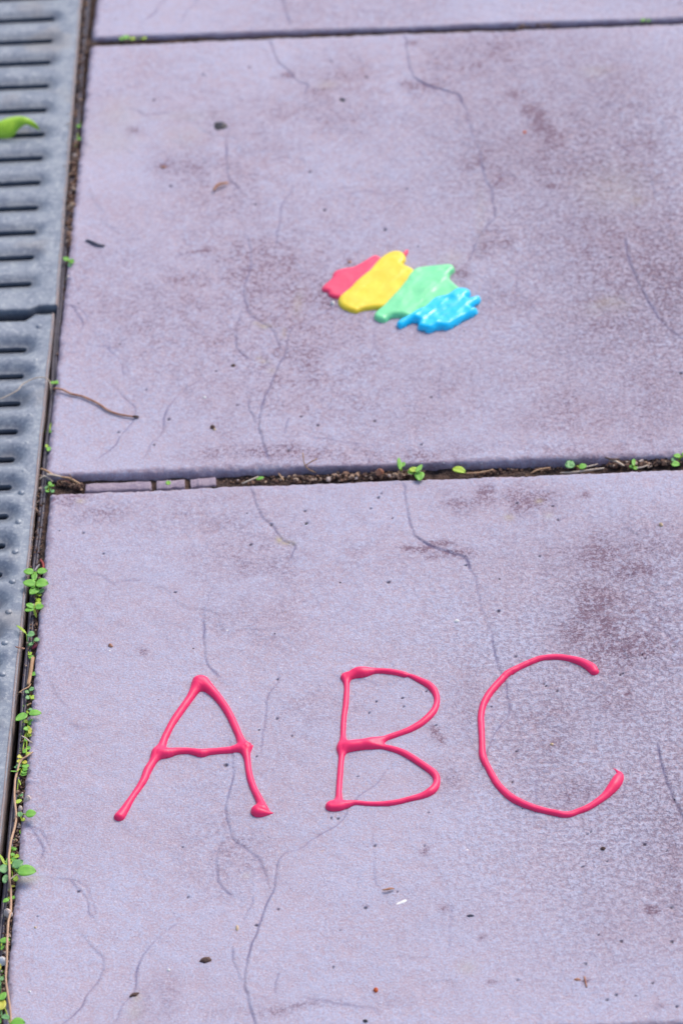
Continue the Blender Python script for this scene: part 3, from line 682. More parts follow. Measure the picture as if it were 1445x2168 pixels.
def height_body(name,fun,lo,hi,cell,mat,parent,zfun,base,label=None):
    nx=int((hi[0]-lo[0])/cell)+1; ny=int((hi[1]-lo[1])/cell)+1
    xs=lo[0]+np.arange(nx)*cell; ys=lo[1]+np.arange(ny)*cell; X,Y=np.meshgrid(xs,ys)
    f,r=fun(X,Y)
    gy,gx=np.gradient(f,cell); gn=np.sqrt(gx*gx+gy*gy)+1e-9
    near=f>-.35*cell
    s_=np.clip(f,-cell,cell*1.5)
    X2=np.where(near,X-gx/gn*s_,X); Y2=np.where(near,Y-gy/gn*s_,Y)
    inside=f<.75*cell
    quad=inside[:-1,:-1]&inside[1:,:-1]&inside[:-1,1:]&inside[1:,1:]
    f2=np.where(near,0,f)
    z=zfun(X2,Y2,-f2,r)+base
    idx=np.arange(nx*ny).reshape(ny,nx); F_=np.stack([idx[:-1,:-1],idx[:-1,1:],idx[1:,1:],idx[1:,:-1]],-1)[quad]
    used=np.unique(F_); mp=np.full(nx*ny,-1); mp[used]=np.arange(len(used))
    xx=X2.ravel()[used]; yy=Y2.ravel()[used]
    zz=z.ravel()[used]+surf(xx,yy)*.4
    # skirt so that the paint has a closed foot
    me=mesh_np(name,np.stack([xx,yy,zz],-1),mp[F_])
    return obj(name,me,mat,parent,label=label)
def dome(X,Y,din,r):
    t=np.clip(din/np.maximum(r,1e-5),0,1)
    h=r*1.05*np.sqrt(np.clip(1-(1-t)**2,0,1))
    h*=1+.10*fbm(X*130,Y*130,4,2)
    return h
Al=[(765,150,48),(730,200,33),(690,265,27),(640,335,26),(590,405,26),(550,470,24),(510,550,24),(490,605,26),(455,670,30),(420,730,26),(385,790,28),(362,850,26),(320,920,23),(275,985,22),(240,1040,26),(205,1095,31),(183,1125,35)]
Ar=[(785,150,42),(840,195,33),(890,245,28),(940,310,26),(985,385,25),(1020,460,25),(1050,530,24),(1075,590,28),(1095,640,28),(1110,700,22),(1120,780,21),(1135,850,22),(1160,920,22),(1190,980,24),(1212,1030,28),(1215,1072,38),(1195,1082,38)]
At=[(1195,1085,34),(1235,1092,22),(1270,1096,10),(1300,1095,3)]
Ab=[(470,660,38),(530,662,34),(600,648,25),(680,645,22),(740,655,25),(780,662,29),(830,652,24),(900,645,22),(980,638,23),(1050,625,26),(1100,618,32),(1130,612,14),(1150,605,4)]
Bs=[(345,245,36),(350,300,27),(352,360,25),(348,440,27),(340,540,27),(325,640,26),(318,740,27),(315,840,26),(315,920,36),(305,1000,34),(300,1060,28),(292,1140,27),(285,1230,28),(278,1320,28),(272,1420,28),(270,1490,34),(250,1545,44),(205,1560,40)]
Bt=[(345,240,32),(400,225,40),(460,205,52),(520,200,52),(580,190,40),(640,182,29),(720,182,27),(800,192,28),(870,205,29),(940,222,29),(985,228,20),(1040,250,26),(1110,285,30),(1180,320,33),(1235,370,34),(1268,440,29),(1270,510,28),(1245,580,31),(1200,640,34),(1130,705,33),(1060,750,32),(980,790,30),(900,820,28),(820,845,28),(740,875,28),(660,908,44),(600,926,54),(520,938,52),(420,953,54),(330,965,54)]
Bl=[(640,930,38),(720,955,26),(800,975,28),(880,1000,31),(960,1035,32),(1050,1090,32),(1130,1145,32),(1210,1200,33),(1258,1250,34),(1270,1310,32),(1250,1370,36),(1200,1420,38),(1130,1455,32),(1040,1480,28),(960,1500,26),(880,1520,26),(780,1535,26),(680,1540,24),(580,1538,23),(480,1530,23),(420,1530,27),(350,1545,36),(290,1560,41),(240,1565,40),(200,1563,39)]
Cc=[(1052,268,34),(1030,240,37),(985,210,34),(930,185,30),(860,165,26),(780,150,24),(700,150,23),(620,160,22),(550,185,23),(480,215,23),(410,250,24),(350,285,26),(300,335,26),(250,390,26),(205,445,26),(170,505,25),(150,560,24),(140,630,24),(143,700,24),(147,780,23),(150,860,23),(152,920,26),(165,970,25),(195,1030,24),(230,1095,25),(265,1155,25),(310,1210,26),(370,1265,27),(440,1310,27),(520,1345,25),(600,1370,24),(680,1390,23),(750,1405,24),(800,1415,24),(860,1412,23),(920,1390,22),(990,1365,23),(1060,1325,24),(1130,1275,28),(1180,1225,36),(1220,1175,41),(1245,1130,38),(1258,1095,24),(1240,1070,12),(1220,1050,7),(1200,1037,3)]
for nm,lab,strokes,ox,oy,sc in (
  ('painted_letter','letter A in raised pink red puffy paint on the near slab, leftmost letter',[Al,Ar,At,Ab],200,1400,3.44),
  ('painted_letter','letter B in raised pink red puffy paint, between the A and the C',[Bs,Bt,Bl],660,1380,4.817),
  ('painted_letter','letter C in raised pink red paint with a hooked lower end, rightmost letter',[Cc],980,1350,3.803)):
    ws=[to_world(s_,ox,oy,sc) for s_ in strokes]
    al=np.concatenate(ws); lo=al[:,:2].min(0)-.012; hi=al[:,:2].max(0)+.012
    o=height_body(nm,lambda X,Y: stroke_sdf(X,Y,ws),lo,hi,.0004,m_letter,None,dome,-.0004)
    o['label']=lab; o['category']='painted letter'; o['group']='painted letters A B C'

# ------------------------------------------------------------------ rainbow splodge
def chaikin(p,n=2):
    p=np.array(p,float)
    for _ in range(n): q=np.roll(p,-1,0); p=np.stack([.75*p+.25*q,.25*p+.75*q],1).reshape(-1,2)
    return p
def poly_sdf(X,Y,polys):
    res=np.full_like(X,1.0)
    for pl in polys:
        d=np.full_like(X,9.0); ins=np.zeros(X.shape,bool); n=len(pl)
        for i in range(n):
            p=pl[i];q=pl[(i+1)%n]; dd,_,_=seg_dist(X,Y,p,q); d=np.minimum(d,dd)
            c=((p[1]>Y)!=(q[1]>Y))&(X<(q[0]-p[0])*(Y-p[1])/((q[1]-p[1]) if abs(q[1]-p[1])>1e-12 else 1e-12)+p[0]); ins^=c
        res=np.minimum(res,np.where(ins,-d,d))
    return res
def pw(pts): p=np.array(pts,float); return P(620+p[:,0]/3.211,500+p[:,1]/3.211,.001)
red1=[(590,135),(565,122),(535,130),(490,160),(440,190),(400,208),(370,208),(320,220),(285,232),(268,252),(264,280),(235,305),(205,330),(190,350),(200,372),(235,376),(240,402),(265,412),(295,418),(350,420),(460,330),(560,230),(620,160)]
red2=[(735,130),(748,100),(765,88),(788,85),(780,108),(765,135)]
yel=[(300,435),(322,398),(380,355),(430,300),(480,260),(520,232),(545,195),(590,148),(640,113),(690,98),(742,103),(768,135),(764,170),(740,187),(775,200),(830,228),(850,300),(780,380),(710,440),(650,500),(600,492),(530,492),(470,500),(430,520),(390,510),(350,497),(318,475)]
grn=[(808,235),(860,212),(940,203),(1020,198),(1060,190),(1092,203),(1102,232),(1075,252),(1058,275),(1075,305),(1115,340),(1170,380),(1120,460),(1000,500),(900,550),(850,590),(800,570),(740,548),(690,545),(650,560),(625,582),(590,577),(553,562),(548,530),(575,502),(600,485),(650,430),(720,360),(765,290)]
blu=[(698,598),(712,580),(755,555),(800,535),(840,505),(890,490),(930,445),(980,415),(1050,405),(1090,370),(1130,353),(1190,360),(1213,385),(1195,412),(1180,425),(1215,422),(1250,408),(1280,416),(1272,447),(1230,478),(1205,492),(1252,493),(1258,517),(1225,543),(1160,568),(1100,608),(1050,635),(990,628),(950,647),(910,653),(880,636),(850,634),(842,612),(852,590),(825,580),(790,592),(745,620),(715,624)]
splodge=thing('paint_splodge','splodge of red, yellow, green and blue puffy paint on the middle slab','paint splodge')
for nm,polys,mt,thk,lv,seed,lab in (('red_paint_patch',[red1,red2],m_pred,.0024,0,1,'red paint at the left end of the splodge'),('yellow_paint_patch',[yel],m_pyel,.0030,.0001,2,'yellow paint'),('green_paint_patch',[grn],m_pgrn,.0035,.0002,3,'pale green paint'),('blue_paint_patch',[blu],m_pblu,.0039,.0003,4,'blue paint with ragged ends')):
    pls=[chaikin(pw(p)) for p in polys]; al=np.concatenate(pls); lo=al.min(0)-.005; hi=al.max(0)+.005
    def zf_(X,Y,din,r,thk=thk,seed=seed):
        w=.0033; t=np.clip(din/w,0,1); h=thk*np.sqrt(np.clip(1-(1-t)**2,0,1))
        d=np.array([.62,.78]); uu=X*d[0]+Y*d[1]; vv=-X*d[1]+Y*d[0]
        rip=fbm(uu*60,vv*210,seed*9,3); lump=fbm(X*110,Y*110,seed*5,2)
        am=.6 if seed==4 else (.35 if seed==3 else .22)
        return h*(1+am*.32*rip*t+am*.42*lump*t)
    height_body(nm,lambda X,Y: (poly_sdf(X,Y,pls)+0.0,np.full_like(X,.004)),lo,hi,.0005,mt,splodge,zf_,-.0004+lv,lab)

# ------------------------------------------------------------------ leaves and weeds
def leaf_mesh(base,tip,wpx,zb,zt,cup=.15,bend=.2,round_=.5,nx=8,ny=4,vein=0.0):
    """ovate leaf between two photo points lying at heights zb, zt; wpx = full width in photo pixels"""
    a_=np.array(V(*base,zb)); b_=np.array(V(*tip,zt)); d=b_-a_; L=np.linalg.norm(d); d/=L
    s_=np.cross(d,[0,0,1.]); s_/=np.linalg.norm(s_); n_=np.cross(s_,d)
    pd=math.hypot(tip[0]-base[0],tip[1]-base[1])+1e-6; W=wpx*MPP/2*(1+.55*abs(tip[0]-base[0])/pd); v=[];f=[]
    for i in range(nx+1):
        t=i/nx; w=W*(math.sin(math.pi*min(1,max(0,t))**(1-.35*round_))**.62 if 0<t<1 else .02)
        for j in range(ny+1):
            k=(j/ny-.5)*2
            z=bend*L*math.sin(math.pi*t)*.5+cup*W*(k*k)-vein*W*math.exp(-(k/.2)**2)
            v.append(a_+d*L*t+s_*w*k+n_*z)
    for i in range(nx):
        for j in range(ny): f.append((i*(ny+1)+j,(i+1)*(ny+1)+j,(i+1)*(ny+1)+j+1,i*(ny+1)+j+1))
    m0=len(v)                                     # thin underside so the blade has thickness
    for p in list(v): v.append(p-n_*.00018)
    f+= [tuple(m0+q for q in reversed(t_)) for t_ in f[:nx*ny]]
    bd=[j for j in range(ny+1)]+[(i+1)*(ny+1)+ny for i in range(nx)]+[nx*(ny+1)+j for j in range(ny-1,-1,-1)]+[i*(ny+1) for i in range(nx-1,0,-1)]
    for i in range(len(bd)):
        p,q=bd[i],bd[(i+1)%len(bd)]; f.append((p,q,m0+q,m0+p))
    return pydata('leaf',v,f)
def plant(label,root,leaves,cat='weed',group='weeds growing in the joints',name='seedling',stem=True):
    """root (px,py); leaves: (bx,by,tx,ty,width,z,material)"""
    zr=-.008; rp=V(*root,zr); o=thing(name,label,cat,rp,group)
    inv=Matrix.Translation(-rp)
    for l in leaves:
        bx,by,tx,ty,w,z,mt=l
        me=leaf_mesh((bx,by),(tx,ty),w,z,z+random.uniform(-.0003,.0008),cup=random.uniform(.0,.15),bend=random.uniform(.02,.15),vein=.08)
        me.transform(inv); obj('leaf',me,mt,o)
        if stem:
            p0=np.array(rp); p2=np.array(V(bx,by,z)); p1=(p0+p2)/2+np.array([0,0,.0015])
            pts=catmull([p0,p1,p2],4); vv,ff=tube('stem',pts,np.linspace(.00045,.0003,len(pts)),6)
            me=pydata('stem',vv,ff); me.transform(inv); obj('stem',me,m_leaf3 if mt is not m_leaf2 else m_leaf2,o)
    return o
a,b,c,y=m_leaf,m_leaf2,m_leaf3,m_yel
# scale helpers for zoomed readings
def z3(L): return [(x/5.558,950+yy/5.558,x2/5.558,950+y2/5.558,w/5.558,z,m) for x,yy,x2,y2,w,z,m in L]
def z4(L): return [(x/6.195,1300+yy/6.195,x2/6.195,1300+y2/6.195,w/6.195,z,m) for x,yy,x2,y2,w,z,m in L]
def z5(L): return [(x/8.03,1650+yy/8.03,x2/8.03,1650+y2/8.03,w/8.03,z,m) for x,yy,x2,y2,w,z,m in L]
def z6(L): return [(x/8.09,1900+yy/8.09,x2/8.09,1900+y2/8.09,w/8.09,z,m) for x,yy,x2,y2,w,z,m in L]
plant('largest bright green seedling in the left joint, round leaves in stacked pairs',(78,1245),z3([(400,1455,278,1440,75,.002,a),(435,1450,562,1435,72,.002,a),(405,1440,405,1560,80,.0015,a),(425,1590,270,1570,85,.0025,a),(360,1560,400,1640,70,.002,a),(420,1590,575,1590,105,.0025,a),(455,1640,355,1715,85,.001,a),(460,1700,520,1650,45,0,b),(440,1720,495,1715,40,-.001,c),(430,1770,480,1790,40,-.002,c)]))
plant('bright green weed with four pointed leaves just below the largest seedling',(74,1290),z3([(400,1870,310,1825,55,.002,a),(405,1880,290,1905,50,.002,a),(415,1870,520,1850,65,.002,a),(420,1850,485,1800,55,.001,c),(400,1880,430,1990,28,-.003,c)]))
plant('pale blade of grass arching over the black rail beside a round grey green leaf',(62,1385),z4([(350,260,215,145,26,.001,c),(360,270,460,265,75,.001,b),(450,345,525,330,50,.0005,b),(385,410,440,370,40,-.001,b),(375,520,420,530,45,-.002,c),(380,570,450,565,45,-.002,a)]))
plant('single small bright green leaf beside the yellow straw stalk',(72,1428),z4([(415,805,488,765,48,-.001,a)]))
plant('grey green round leaved weed below the straw stalk',(64,1475),z4([(385,990,455,985,50,-.001,b),(385,1010,330,1030,50,-.0015,b),(395,1095,335,1100,50,-.0015,b),(400,1095,475,1095,50,-.001,c)]))
plant('bright green seedling with two long oval leaves spread like wings across the rail and slab',(57,1510),z4([(360,1305,205,1400,85,.003,a),(375,1300,550,1300,75,.0035,a),(385,1260,430,1240,40,0,b)]))
plant('cluster of lime and yellow leaves below the winged seedling',(59,1545),z4([(370,1400,310,1420,50,-.001,c),(375,1420,445,1430,70,-.001,a),(380,1500,310,1510,55,-.001,a),(375,1540,425,1540,75,0,y),(360,1590,420,1580,45,-.001,c),(360,1490,400,1480,50,-.001,c),(320,1670,350,1640,35,-.001,a),(350,1760,410,1760,45,-.001,a),(300,1800,360,1800,55,-.001,a),(350,1860,400,1810,50,0,c)]))
plant('fern like weed of narrow bright green leaflets crossed by the long pale stem',(50,1630),z4([(290,1870,230,1880,50,0,y),(290,1930,220,1930,48,0,y),(300,1940,360,1950,44,0,y),(280,1980,215,1990,48,-.0005,b),(290,2000,390,1985,50,0,a),(270,2000,185,2010,34,-.001,b),(300,2040,370,2035,45,0,a),(280,2080,360,2070,42,0,a),(270,2110,355,2100,40,-.0005,a),(230,2065,135,2060,14,.001,a)]))
plant('small lime leaf growing beside the long pale stem',(36,1702),z5([(265,405,375,340,60,-.001,c),(345,270,400,265,45,-.001,b),(320,0,360,100,18,-.001,c)]))
plant('round green leaf on a reddish stalk reaching over the slab edge',(46,1730),z5([(435,600,620,565,120,.004,a),(345,640,340,545,95,.001,b),(360,680,430,690,55,-.001,c)]))
plant('tiny green pair of leaves in the shade of the slab edge',(45,1762),z5([(340,905,388,905,40,-.003,a)]))
plant('big leaved plant across the rail and slab near the lower left corner',(26,1840),z5([(290,1560,625,1565,165,.006,a),(220,1500,400,1385,130,.004,b),(140,1530,-20,1525,130,.003,b),(140,1700,40,1690,130,.003,b),(220,1690,320,1680,95,.001,c),(330,1540,250,1570,80,.002,b)]))
plant('bushy tuft of small bright leaves just above the big leaved plant',(26,1815),z5([(190,1190,235,1150,45,0,a),(210,1200,290,1170,45,0,a),(190,1300,245,1255,60,.001,a),(240,1320,340,1305,60,.001,c),(200,1380,275,1350,70,.001,a),(160,1370,110,1360,50,.001,a),(170,1400,90,1400,50,.001,a),(180,1410,210,1440,60,.001,c),(150,1440,100,1450,50,.001,c),(90,1450,-5,1270,38,.001,c)]))
plant('pair of narrow leaves below a yellow scrap in the left joint',(18,1905),z5([(160,2030,50,2090,60,.001,a),(200,2020,262,2000,50,0,a),(180,1815,265,1820,30,-.001,y)]))
plant('bright leaf at the very left edge of the picture above a smaller folded one',(6,1995),z6([(0,750,178,715,80,.002,a),(20,900,75,810,40,0,a)]))
plant('yellow and green leaves crowding the lower left corner',(5,2120),z6([(-20,1200,30,1180,90,.001,y),(0,1760,105,1620,90,.003,a),(20,1930,60,1740,125,.002,y),(0,1400,75,1380,60,0,b),(-10,1490,25,1480,60,0,b),(30,2030,175,2080,70,.002,b),(180,2170,440,2150,150,.003,a),(-20,2120,30,2110,80,.001,a)]))
plant('tiny seedling where the middle joint meets the left joint',(106,1030),z3([(560,460,530,450,40,-.001,b),(570,490,545,510,45,-.001,a),(600,440,580,385,40,0,a),(615,430,635,440,30,0,a),(600,500,645,500,40,0,b)]))
plant('small leaf tuft high in the left joint beside the grate edge',(148,552),[(146,552,134,545,9,-.001,a),(148,555,158,553,13,0,a),(147,557,150,566,8,-.001,b)])
plant('three tiny leaves in the left joint level with the curled leaf',(165,275),[(164,270,170,264,8,-.002,a),(165,293,172,296,7,-.003,a),(160,312,158,305,7,-.003,a)])
plant('green speck of a plant beside the root of the brown twig',(116,812),[(116,812,106,809,6,-.001,a),(117,812,127,806,9,-.001,a)])
plant('small green sprig in the left joint below the twig',(113,885),[(112,887,120,883,7,-.002,a),(105,914,113,914,6,-.002,a)])
plant('little bright sprout in the left joint above the corner',(103,952),[(102,955,106,946,9,-.001,a),(100,948,98,941,6,-.002,c),(108,968,112,966,7,-.003,a)])
plant('two round leaves in the middle joint at its left end',(358,1026),[(357,1027,355,1018,10,-.004,a),(375,1027,387,1024,9,-.005,a)])
plant('tiny green leaf under the slab edge near the left end of the middle joint',(247,1031),[(246,1033,247,1023,8,-.005,a)])
plant('small green leaf by the pale mortar in the middle joint',(545,1015),[(543,1015,559,1010,7,-.003,a)])
plant('tallest upright green sprig in the middle joint',(850,1000),[(847,995,843,968,9,.006,a),(850,988,855,978,9,.004,a),(848,992,842,980,8,.003,a)])
plant('clover like weed with one round leaf lying over the near slab edge',(878,1005),[(879,998,868,990,14,.002,c),(880,1000,893,983,9,.004,a),(876,1000,862,1000,11,.001,a),(887,998,888,1018,22,.002,a),(884,996,889,990,10,.002,a)])
plant('two round pale green leaves lying in the right half of the middle joint',(1218,990),[(1212,990,1197,980,15,.001,b),(1207,975,1203,988,14,.001,b),(1224,990,1241,985,12,0,a)])
plant('small upright green weed in the middle joint right of the round pale leaves',(1340,990),[(1340,986,1340,971,9,.002,a),(1340,990,1332,985,9,0,a),(1342,988,1346,994,10,0,a)])
plant('green leaves at the right edge of the picture in the middle joint',(1432,985),[(1440,966,1424,964,10,.001,a),(1428,972,1420,975,9,0,b),(1420,982,1438,984,12,.001,a),(1445,965,1452,960,12,0,a)])
plant('small green weed in the left end of the top joint',(268,82),[(262,82,272,75,12,.001,a),(262,84,252,80,8,0,a),(275,82,288,82,8,0,c),(300,82,312,80,6,-.001,c)])
plant('green speck of a weed in the right end of the top joint',(1362,44),[(1355,44,1366,41,7,0,a),(1370,44,1376,43,6,0,a)])
plant('pair of thin straw coloured and lime leaves lying in the middle joint',(985,1000),[(958,991,985,1001,14,-.001,c)])
# moss and tiny weeds, uncountable
cs=[];sz=[];tn=[]
for pa,pb,w,n,z in (((92,1040),(86,1150),4,60,-.006),((75,1330),(62,1480),5,70,-.006),((60,1480),(44,1650),8,230,-.005),((44,1650),(30,1900),8,120,-.0055),((14,1930),(4,2180),9,140,-.005),((168,260),(160,320),4,24,-.005),((106,870),(98,1000),4,34,-.006),((150,540),(128,700),4,30,-.006)):
    for _ in range(n):
        t=rng.rand(); x=pa[0]+(pb[0]-pa[0])*t+(rng.rand()-.5)*2*w; yy=pa[1]+(pb[1]-pa[1])*t; p=P(x,yy,z)
        cs.append((p[0],p[1],z+(rng.rand()-.5)*.002)); sz.append(.0005+.0008*rng.rand()**2); tn.append(rng.rand())
blob_cloud('moss',np.array(cs),sz,np.array(tn),m_moss,pavement,flat=.35)

# ------------------------------------------------------------------ curled leaf on the grate
def zone(L): return [(x/3.6125,yy/3.6125) for x,yy in L]
up=zone([(-150,1010),(-60,955),(0,925),(60,902),(130,890),(190,893),(240,915),(285,955),(306,995)])
lowb=zone([(-150,1020),(-60,1060),(0,1060),(50,1060),(100,1045),(150,985),(200,955),(250,972),(304,998)])
hz_u=[.001,.005,.007,.008,.009,.0105,.0095,.006,.0015]; hz_l=[.001,.0005,.0005,.001,.002,.006,.0085,.0055,.0012]
u_=catmull([(x,yy,h) for (x,yy),h in zip(up,hz_u)],4); l_=catmull([(x,yy,h) for (x,yy),h in zip(lowb,hz_l)],4)
vv=[];ff=[];m_=6
for p,q in zip(u_,l_):
    a3=np.array(V(p[0],p[1],p[2])); b3=np.array(V(q[0],q[1],q[2]))
    for j in range(m_+1):
        t=j/m_; z=.0028*math.sin(math.pi*t)*min(1,np.linalg.norm(a3-b3)/.008); w=a3*(1-t)+b3*t; vv.append((w[0],w[1],w[2]+z-.0005*math.exp(-((t-.5)/.08)**2)))
n_=len(u_)
for i in range(n_-1):
    for j in range(m_): ff.append((i*(m_+1)+j,i*(m_+1)+j+1,(i+1)*(m_+1)+j+1,(i+1)*(m_+1)+j))
me=pydata('curled_leaf',vv,ff); o=obj('curled_leaf',me,m_yleaf,label='curled yellow green leaf lying on the far drain grate',cat='leaf')
sol=o.modifiers.new('thickness','SOLIDIFY'); sol.thickness=.0003; sol.offset=-1

# ------------------------------------------------------------------ stems, twig, straw
def strand(name,pts,rpx,mat,label=None,cat=None,group=None,z=None,parent=None,seg=7,flat=.9,taper=.6):
    P3=[]
    for k,p in enumerate(pts):
        zz=p[2] if len(p)>2 else (z if z is not None else .001)
        P3.append(np.array(V(p[0],p[1],zz)))
    q=catmull(P3,4); n=len(q); r=rpx*MPP/2
    rad=[r*(taper+(1-taper)*math.sin(math.pi*min(1,max(0,(i+.6)/n)))**.5)*(1+.15*float(fbm(np.array(i*.5),np.array(r*1e4),3,2))) for i in range(n)]
    vv,ff=tube(name,q,rad,seg,flat); me=pydata(name,vv,ff); return obj(name,me,mat,parent,label=label,cat=cat,group=group)
ST=[(70,1592,.001),(56,1602,.001),(48,1607,.0005),(41,1618,0),(37,1634,0),(33,1649,0),(32,1662,.0005),(31,1681,.001),(32,1700,.0005),(34,1715,0),(35,1731,0),(32,1750,.0005),(27,1768,.001),(23.6,1781,.001),(21,1799,.0005),(19,1818,.002),(20.5,1837,.006),(20.5,1862,.005),(23,1880,.001),(23.7,1899,0),(23,1931,.001),(18.5,1949,.001),(16.7,1974,.001),(15.5,2005,.003),(15,2036,.001),(13,2061,.001),(13.6,2079,.001),(17,2104,.001),(21,2129,.001),(23.5,2153,.001),(24,2172,.001),(20,2220,0)]
strand('dried_runner',ST,5.2,m_pale,'long thin pale brown stem running down the lower left joint','stem')
tw=thing('twig','thin brown twig lying from the left joint onto the middle slab','twig',V(116,822,0)); inv=Matrix.Translation(-V(116,822,0))
o=strand('twig_shaft',[(113,824,-.004),(118,822,.001),(133,825,.0016),(149,833,.001),(172,838,.001),(187,844,.0009),(208,854,.0008),(228,868,.0007),(249,876,.0006),(270,880,.0006),(284,882,.0006)],5.4,m_twig,parent=tw,taper=.75); o.data.transform(inv)
o=strand('twig_tip',[(282,881.6,.0007),(288,882,.0008),(294,882.5,.0006)],6.5,m_bark,parent=tw,taper=.7); o.data.transform(inv)
strand('thin_root',[(108,834,-.003),(108,826,.001),(105,807,.003),(91,799,.002),(71,802,.0012),(48,814,.0008),(35,828,.0008),(0,845,.0005),(-30,852,.0005)],3.0,m_root,'thin pale root curving over the drain grate from the twig','root')
strand('straw_stalk',[(70,1392,-.002),(67,1412,-.001),(64,1432,-.001),(60,1450,-.001)],8.5,m_straw,'thick golden straw stalk standing in the left joint','straw',taper=.9,flat=.6)
strand('dry_stalk',[(40,1467,.0),(52,1459,0),(60,1455,-.001),(66,1448,-.002)],3.0,m_straw,'thin broken stalk crossing the black rail under the golden straw','straw')
strand('dry_stalk',[(33,1369,.001),(42,1372,.001),(52,1373,.001),(46,1374,.001)],3.0,m_twig,'short reddish stalk at the grate rim beside the pale grass blade','straw')
strand('dry_stalk',[(46,1558,.0),(55,1563,.0005),(62,1569,.001),(69,1573,.001)],3.6,m_root,'short pale stalk bridging the joint below the lime leaves','straw')
strand('dry_stalk',[(57,1494,-.001),(62,1491,-.001),(67,1489,-.001)],3,m_straw,'tiny stalk above the winged seedling','straw')
strand('dry_stalk',[(22,1862,.004),(28,1857,.004),(37,1850,.004)],3,m_root,'pale stalk between the big leaves in the lower left','straw')
cg='straw scraps in the middle joint'
strand('dry_straw',[(86,992,.0),(97,996,.0),(110,1004,0),(120,1009,-.001)],5.0,m_straw,'brown straw at the corner lying across the rail','straw',cg)
strand('dry_straw',[(99,1004,.001),(115,1006,.001),(133,1010,.001)],6.5,m_root,'palest straw at the corner of the middle slab','straw',cg,flat=.5)
strand('dry_straw',[(130,1010,.001),(145,1012,0),(160,1019,-.002),(174,1028,-.004)],5.5,m_straw,'brown straw running along the left end of the middle joint','straw',cg)
strand('dry_straw',[(136,1016,-.001),(150,1024,-.003),(168,1030,-.005)],4,m_twig,'dark straw tucked under the others at the left end of the joint','straw',cg)
strand('dry_straw',[(84,1015,-.001),(93,1008,0),(104,1013,-.001),(112,1020,-.002)],4.5,m_root,'curled pale scrap over the rail at the corner','straw',cg)
strand('dry_straw',[(147,1003,.003),(151,1010,.001),(156,1018,-.003)],2.4,m_straw,'fine straw standing at the left end of the joint','straw',cg)
strand('dry_straw',[(512,1024,-.001),(528,1017,0),(547,1009,0)],4.0,m_root,'pale straw slanting over the near slab edge below the mortar','straw',cg)
yf=thing('forked_straw','forked thin straw standing at the front edge of the middle slab','straw',V(645,986,0)); inv=Matrix.Translation(-V(645,986,0))
for q in ([(645,986,.001),(642,972,.004),(641,958,.006)],[(645,986,.001),(656,979,.003),(671,971,.005)],[(645,986,.001),(654,994,-.001),(668,1001,-.004)]):
    o=strand('straw_prong',q,2.8,m_straw,parent=yf); o.data.transform(inv)
strand('dry_straw',[(589,1002,-.001),(594,1009,-.002),(601,1018,-.003)],4.2,m_straw,'short orange straw left of the forked one','straw',cg)
strand('dry_straw',[(984,1002,-.003),(1010,1001,-.003),(1030,998,-.003),(1043,994,-.002)],4.5,m_straw,'brown straw beside the lime leaf in the joint','straw',cg)
strand('dry_straw',[(1122,1002,-.004),(1140,994,-.003),(1164,990,-.003)],4.0,m_straw,'straw left of the two round pale leaves','straw',cg)
strand('dry_straw',[(1185,1001,-.002),(1210,1000,-.002),(1240,996,-.001),(1278,991,-.001)],4.8,m_root,'longest straw in the right half of the joint','straw',cg)
strand('dry_straw',[(1236,989,-.001),(1256,985,-.001),(1264,982,-.001)],3.6,m_root,'short straw behind the two round pale leaves','straw',cg)
strand('dry_straw',[(1288,974,.001),(1302,976,.001),(1320,986,0)],6,m_root,'broad pale scrap left of the upright weed','straw',cg,flat=.5)
strand('dry_straw',[(1280,968,.001),(1292,972,.002),(1310,972,.001)],6,m_bark,'dark brown scrap behind the broad pale one','straw',cg,flat=.5)
strand('dry_straw',[(1345,991,.0),(1358,989,0),(1370,985,0)],4,m_root,'pale scrap right of the upright weed','straw',cg)
strand('rusty_shred',[(86,1185,-.003),(92,1195,-.002),(92,1206,-.001)],6.0,mat_simple('dark_red',(.22,.03,.03),(.32,.05,.04),300,.6),'dark red shred above the largest seedling','shred')
strand('pink_shred',[(74,1208,.002),(80,1200,.003),(84,1195,.004)],3.6,m_stone,'pale pink stalk above the largest seedling','shred')
strand('dark_red_shred',[(69,1374,-.003),(75,1368,-.002),(80,1362,-.002)],9.0,mat_simple('maroon',(.12,.01,.03),(.18,.02,.04),300,.5),'maroon scrap under the grey green leaf','shred',flat=.6)
# ------------------------------------------------------------------ loose bits on the slabs
def pebble(name,label,cat,x,yy,rx,ry,h,mat,ang=0,seed=0,group=None):
    """rx, ry half sizes in photo pixels on the ground, h height in m"""
    p=P(x,yy); z0=surf(float(p[0]),float(p[1])); vv=[];ff=[];ns,nr=16,6; r_=random.Random(seed*31+int(x))
    jit=[1+.22*(r_.random()-.5)*2 for _ in range(ns)]; ca,sa=math.cos(R(ang)),math.sin(R(ang))
    for i in range(nr+1):
        ph=math.pi/2*i/nr
        for k in range(ns):
            a_=2*math.pi*k/ns; j=jit[k]*(1+.10*(r_.random()-.5))
            X=rx*MPP*math.cos(a_)*math.cos(ph)*j; Y=ry*MPP*1.45*math.sin(a_)*math.cos(ph)*j
            vv.append((X*ca-Y*sa,X*sa+Y*ca,h*math.sin(ph)*(1+.2*(r_.random()-.5))-.0003))
    for i in range(nr):
        for k in range(ns): ff.append((i*ns+k,i*ns+(k+1)%ns,(i+1)*ns+(k+1)%ns,(i+1)*ns+k))
    return obj(name,pydata(name,vv,ff),mat,label=label,cat=cat,group=group,loc=(p[0],p[1],z0))
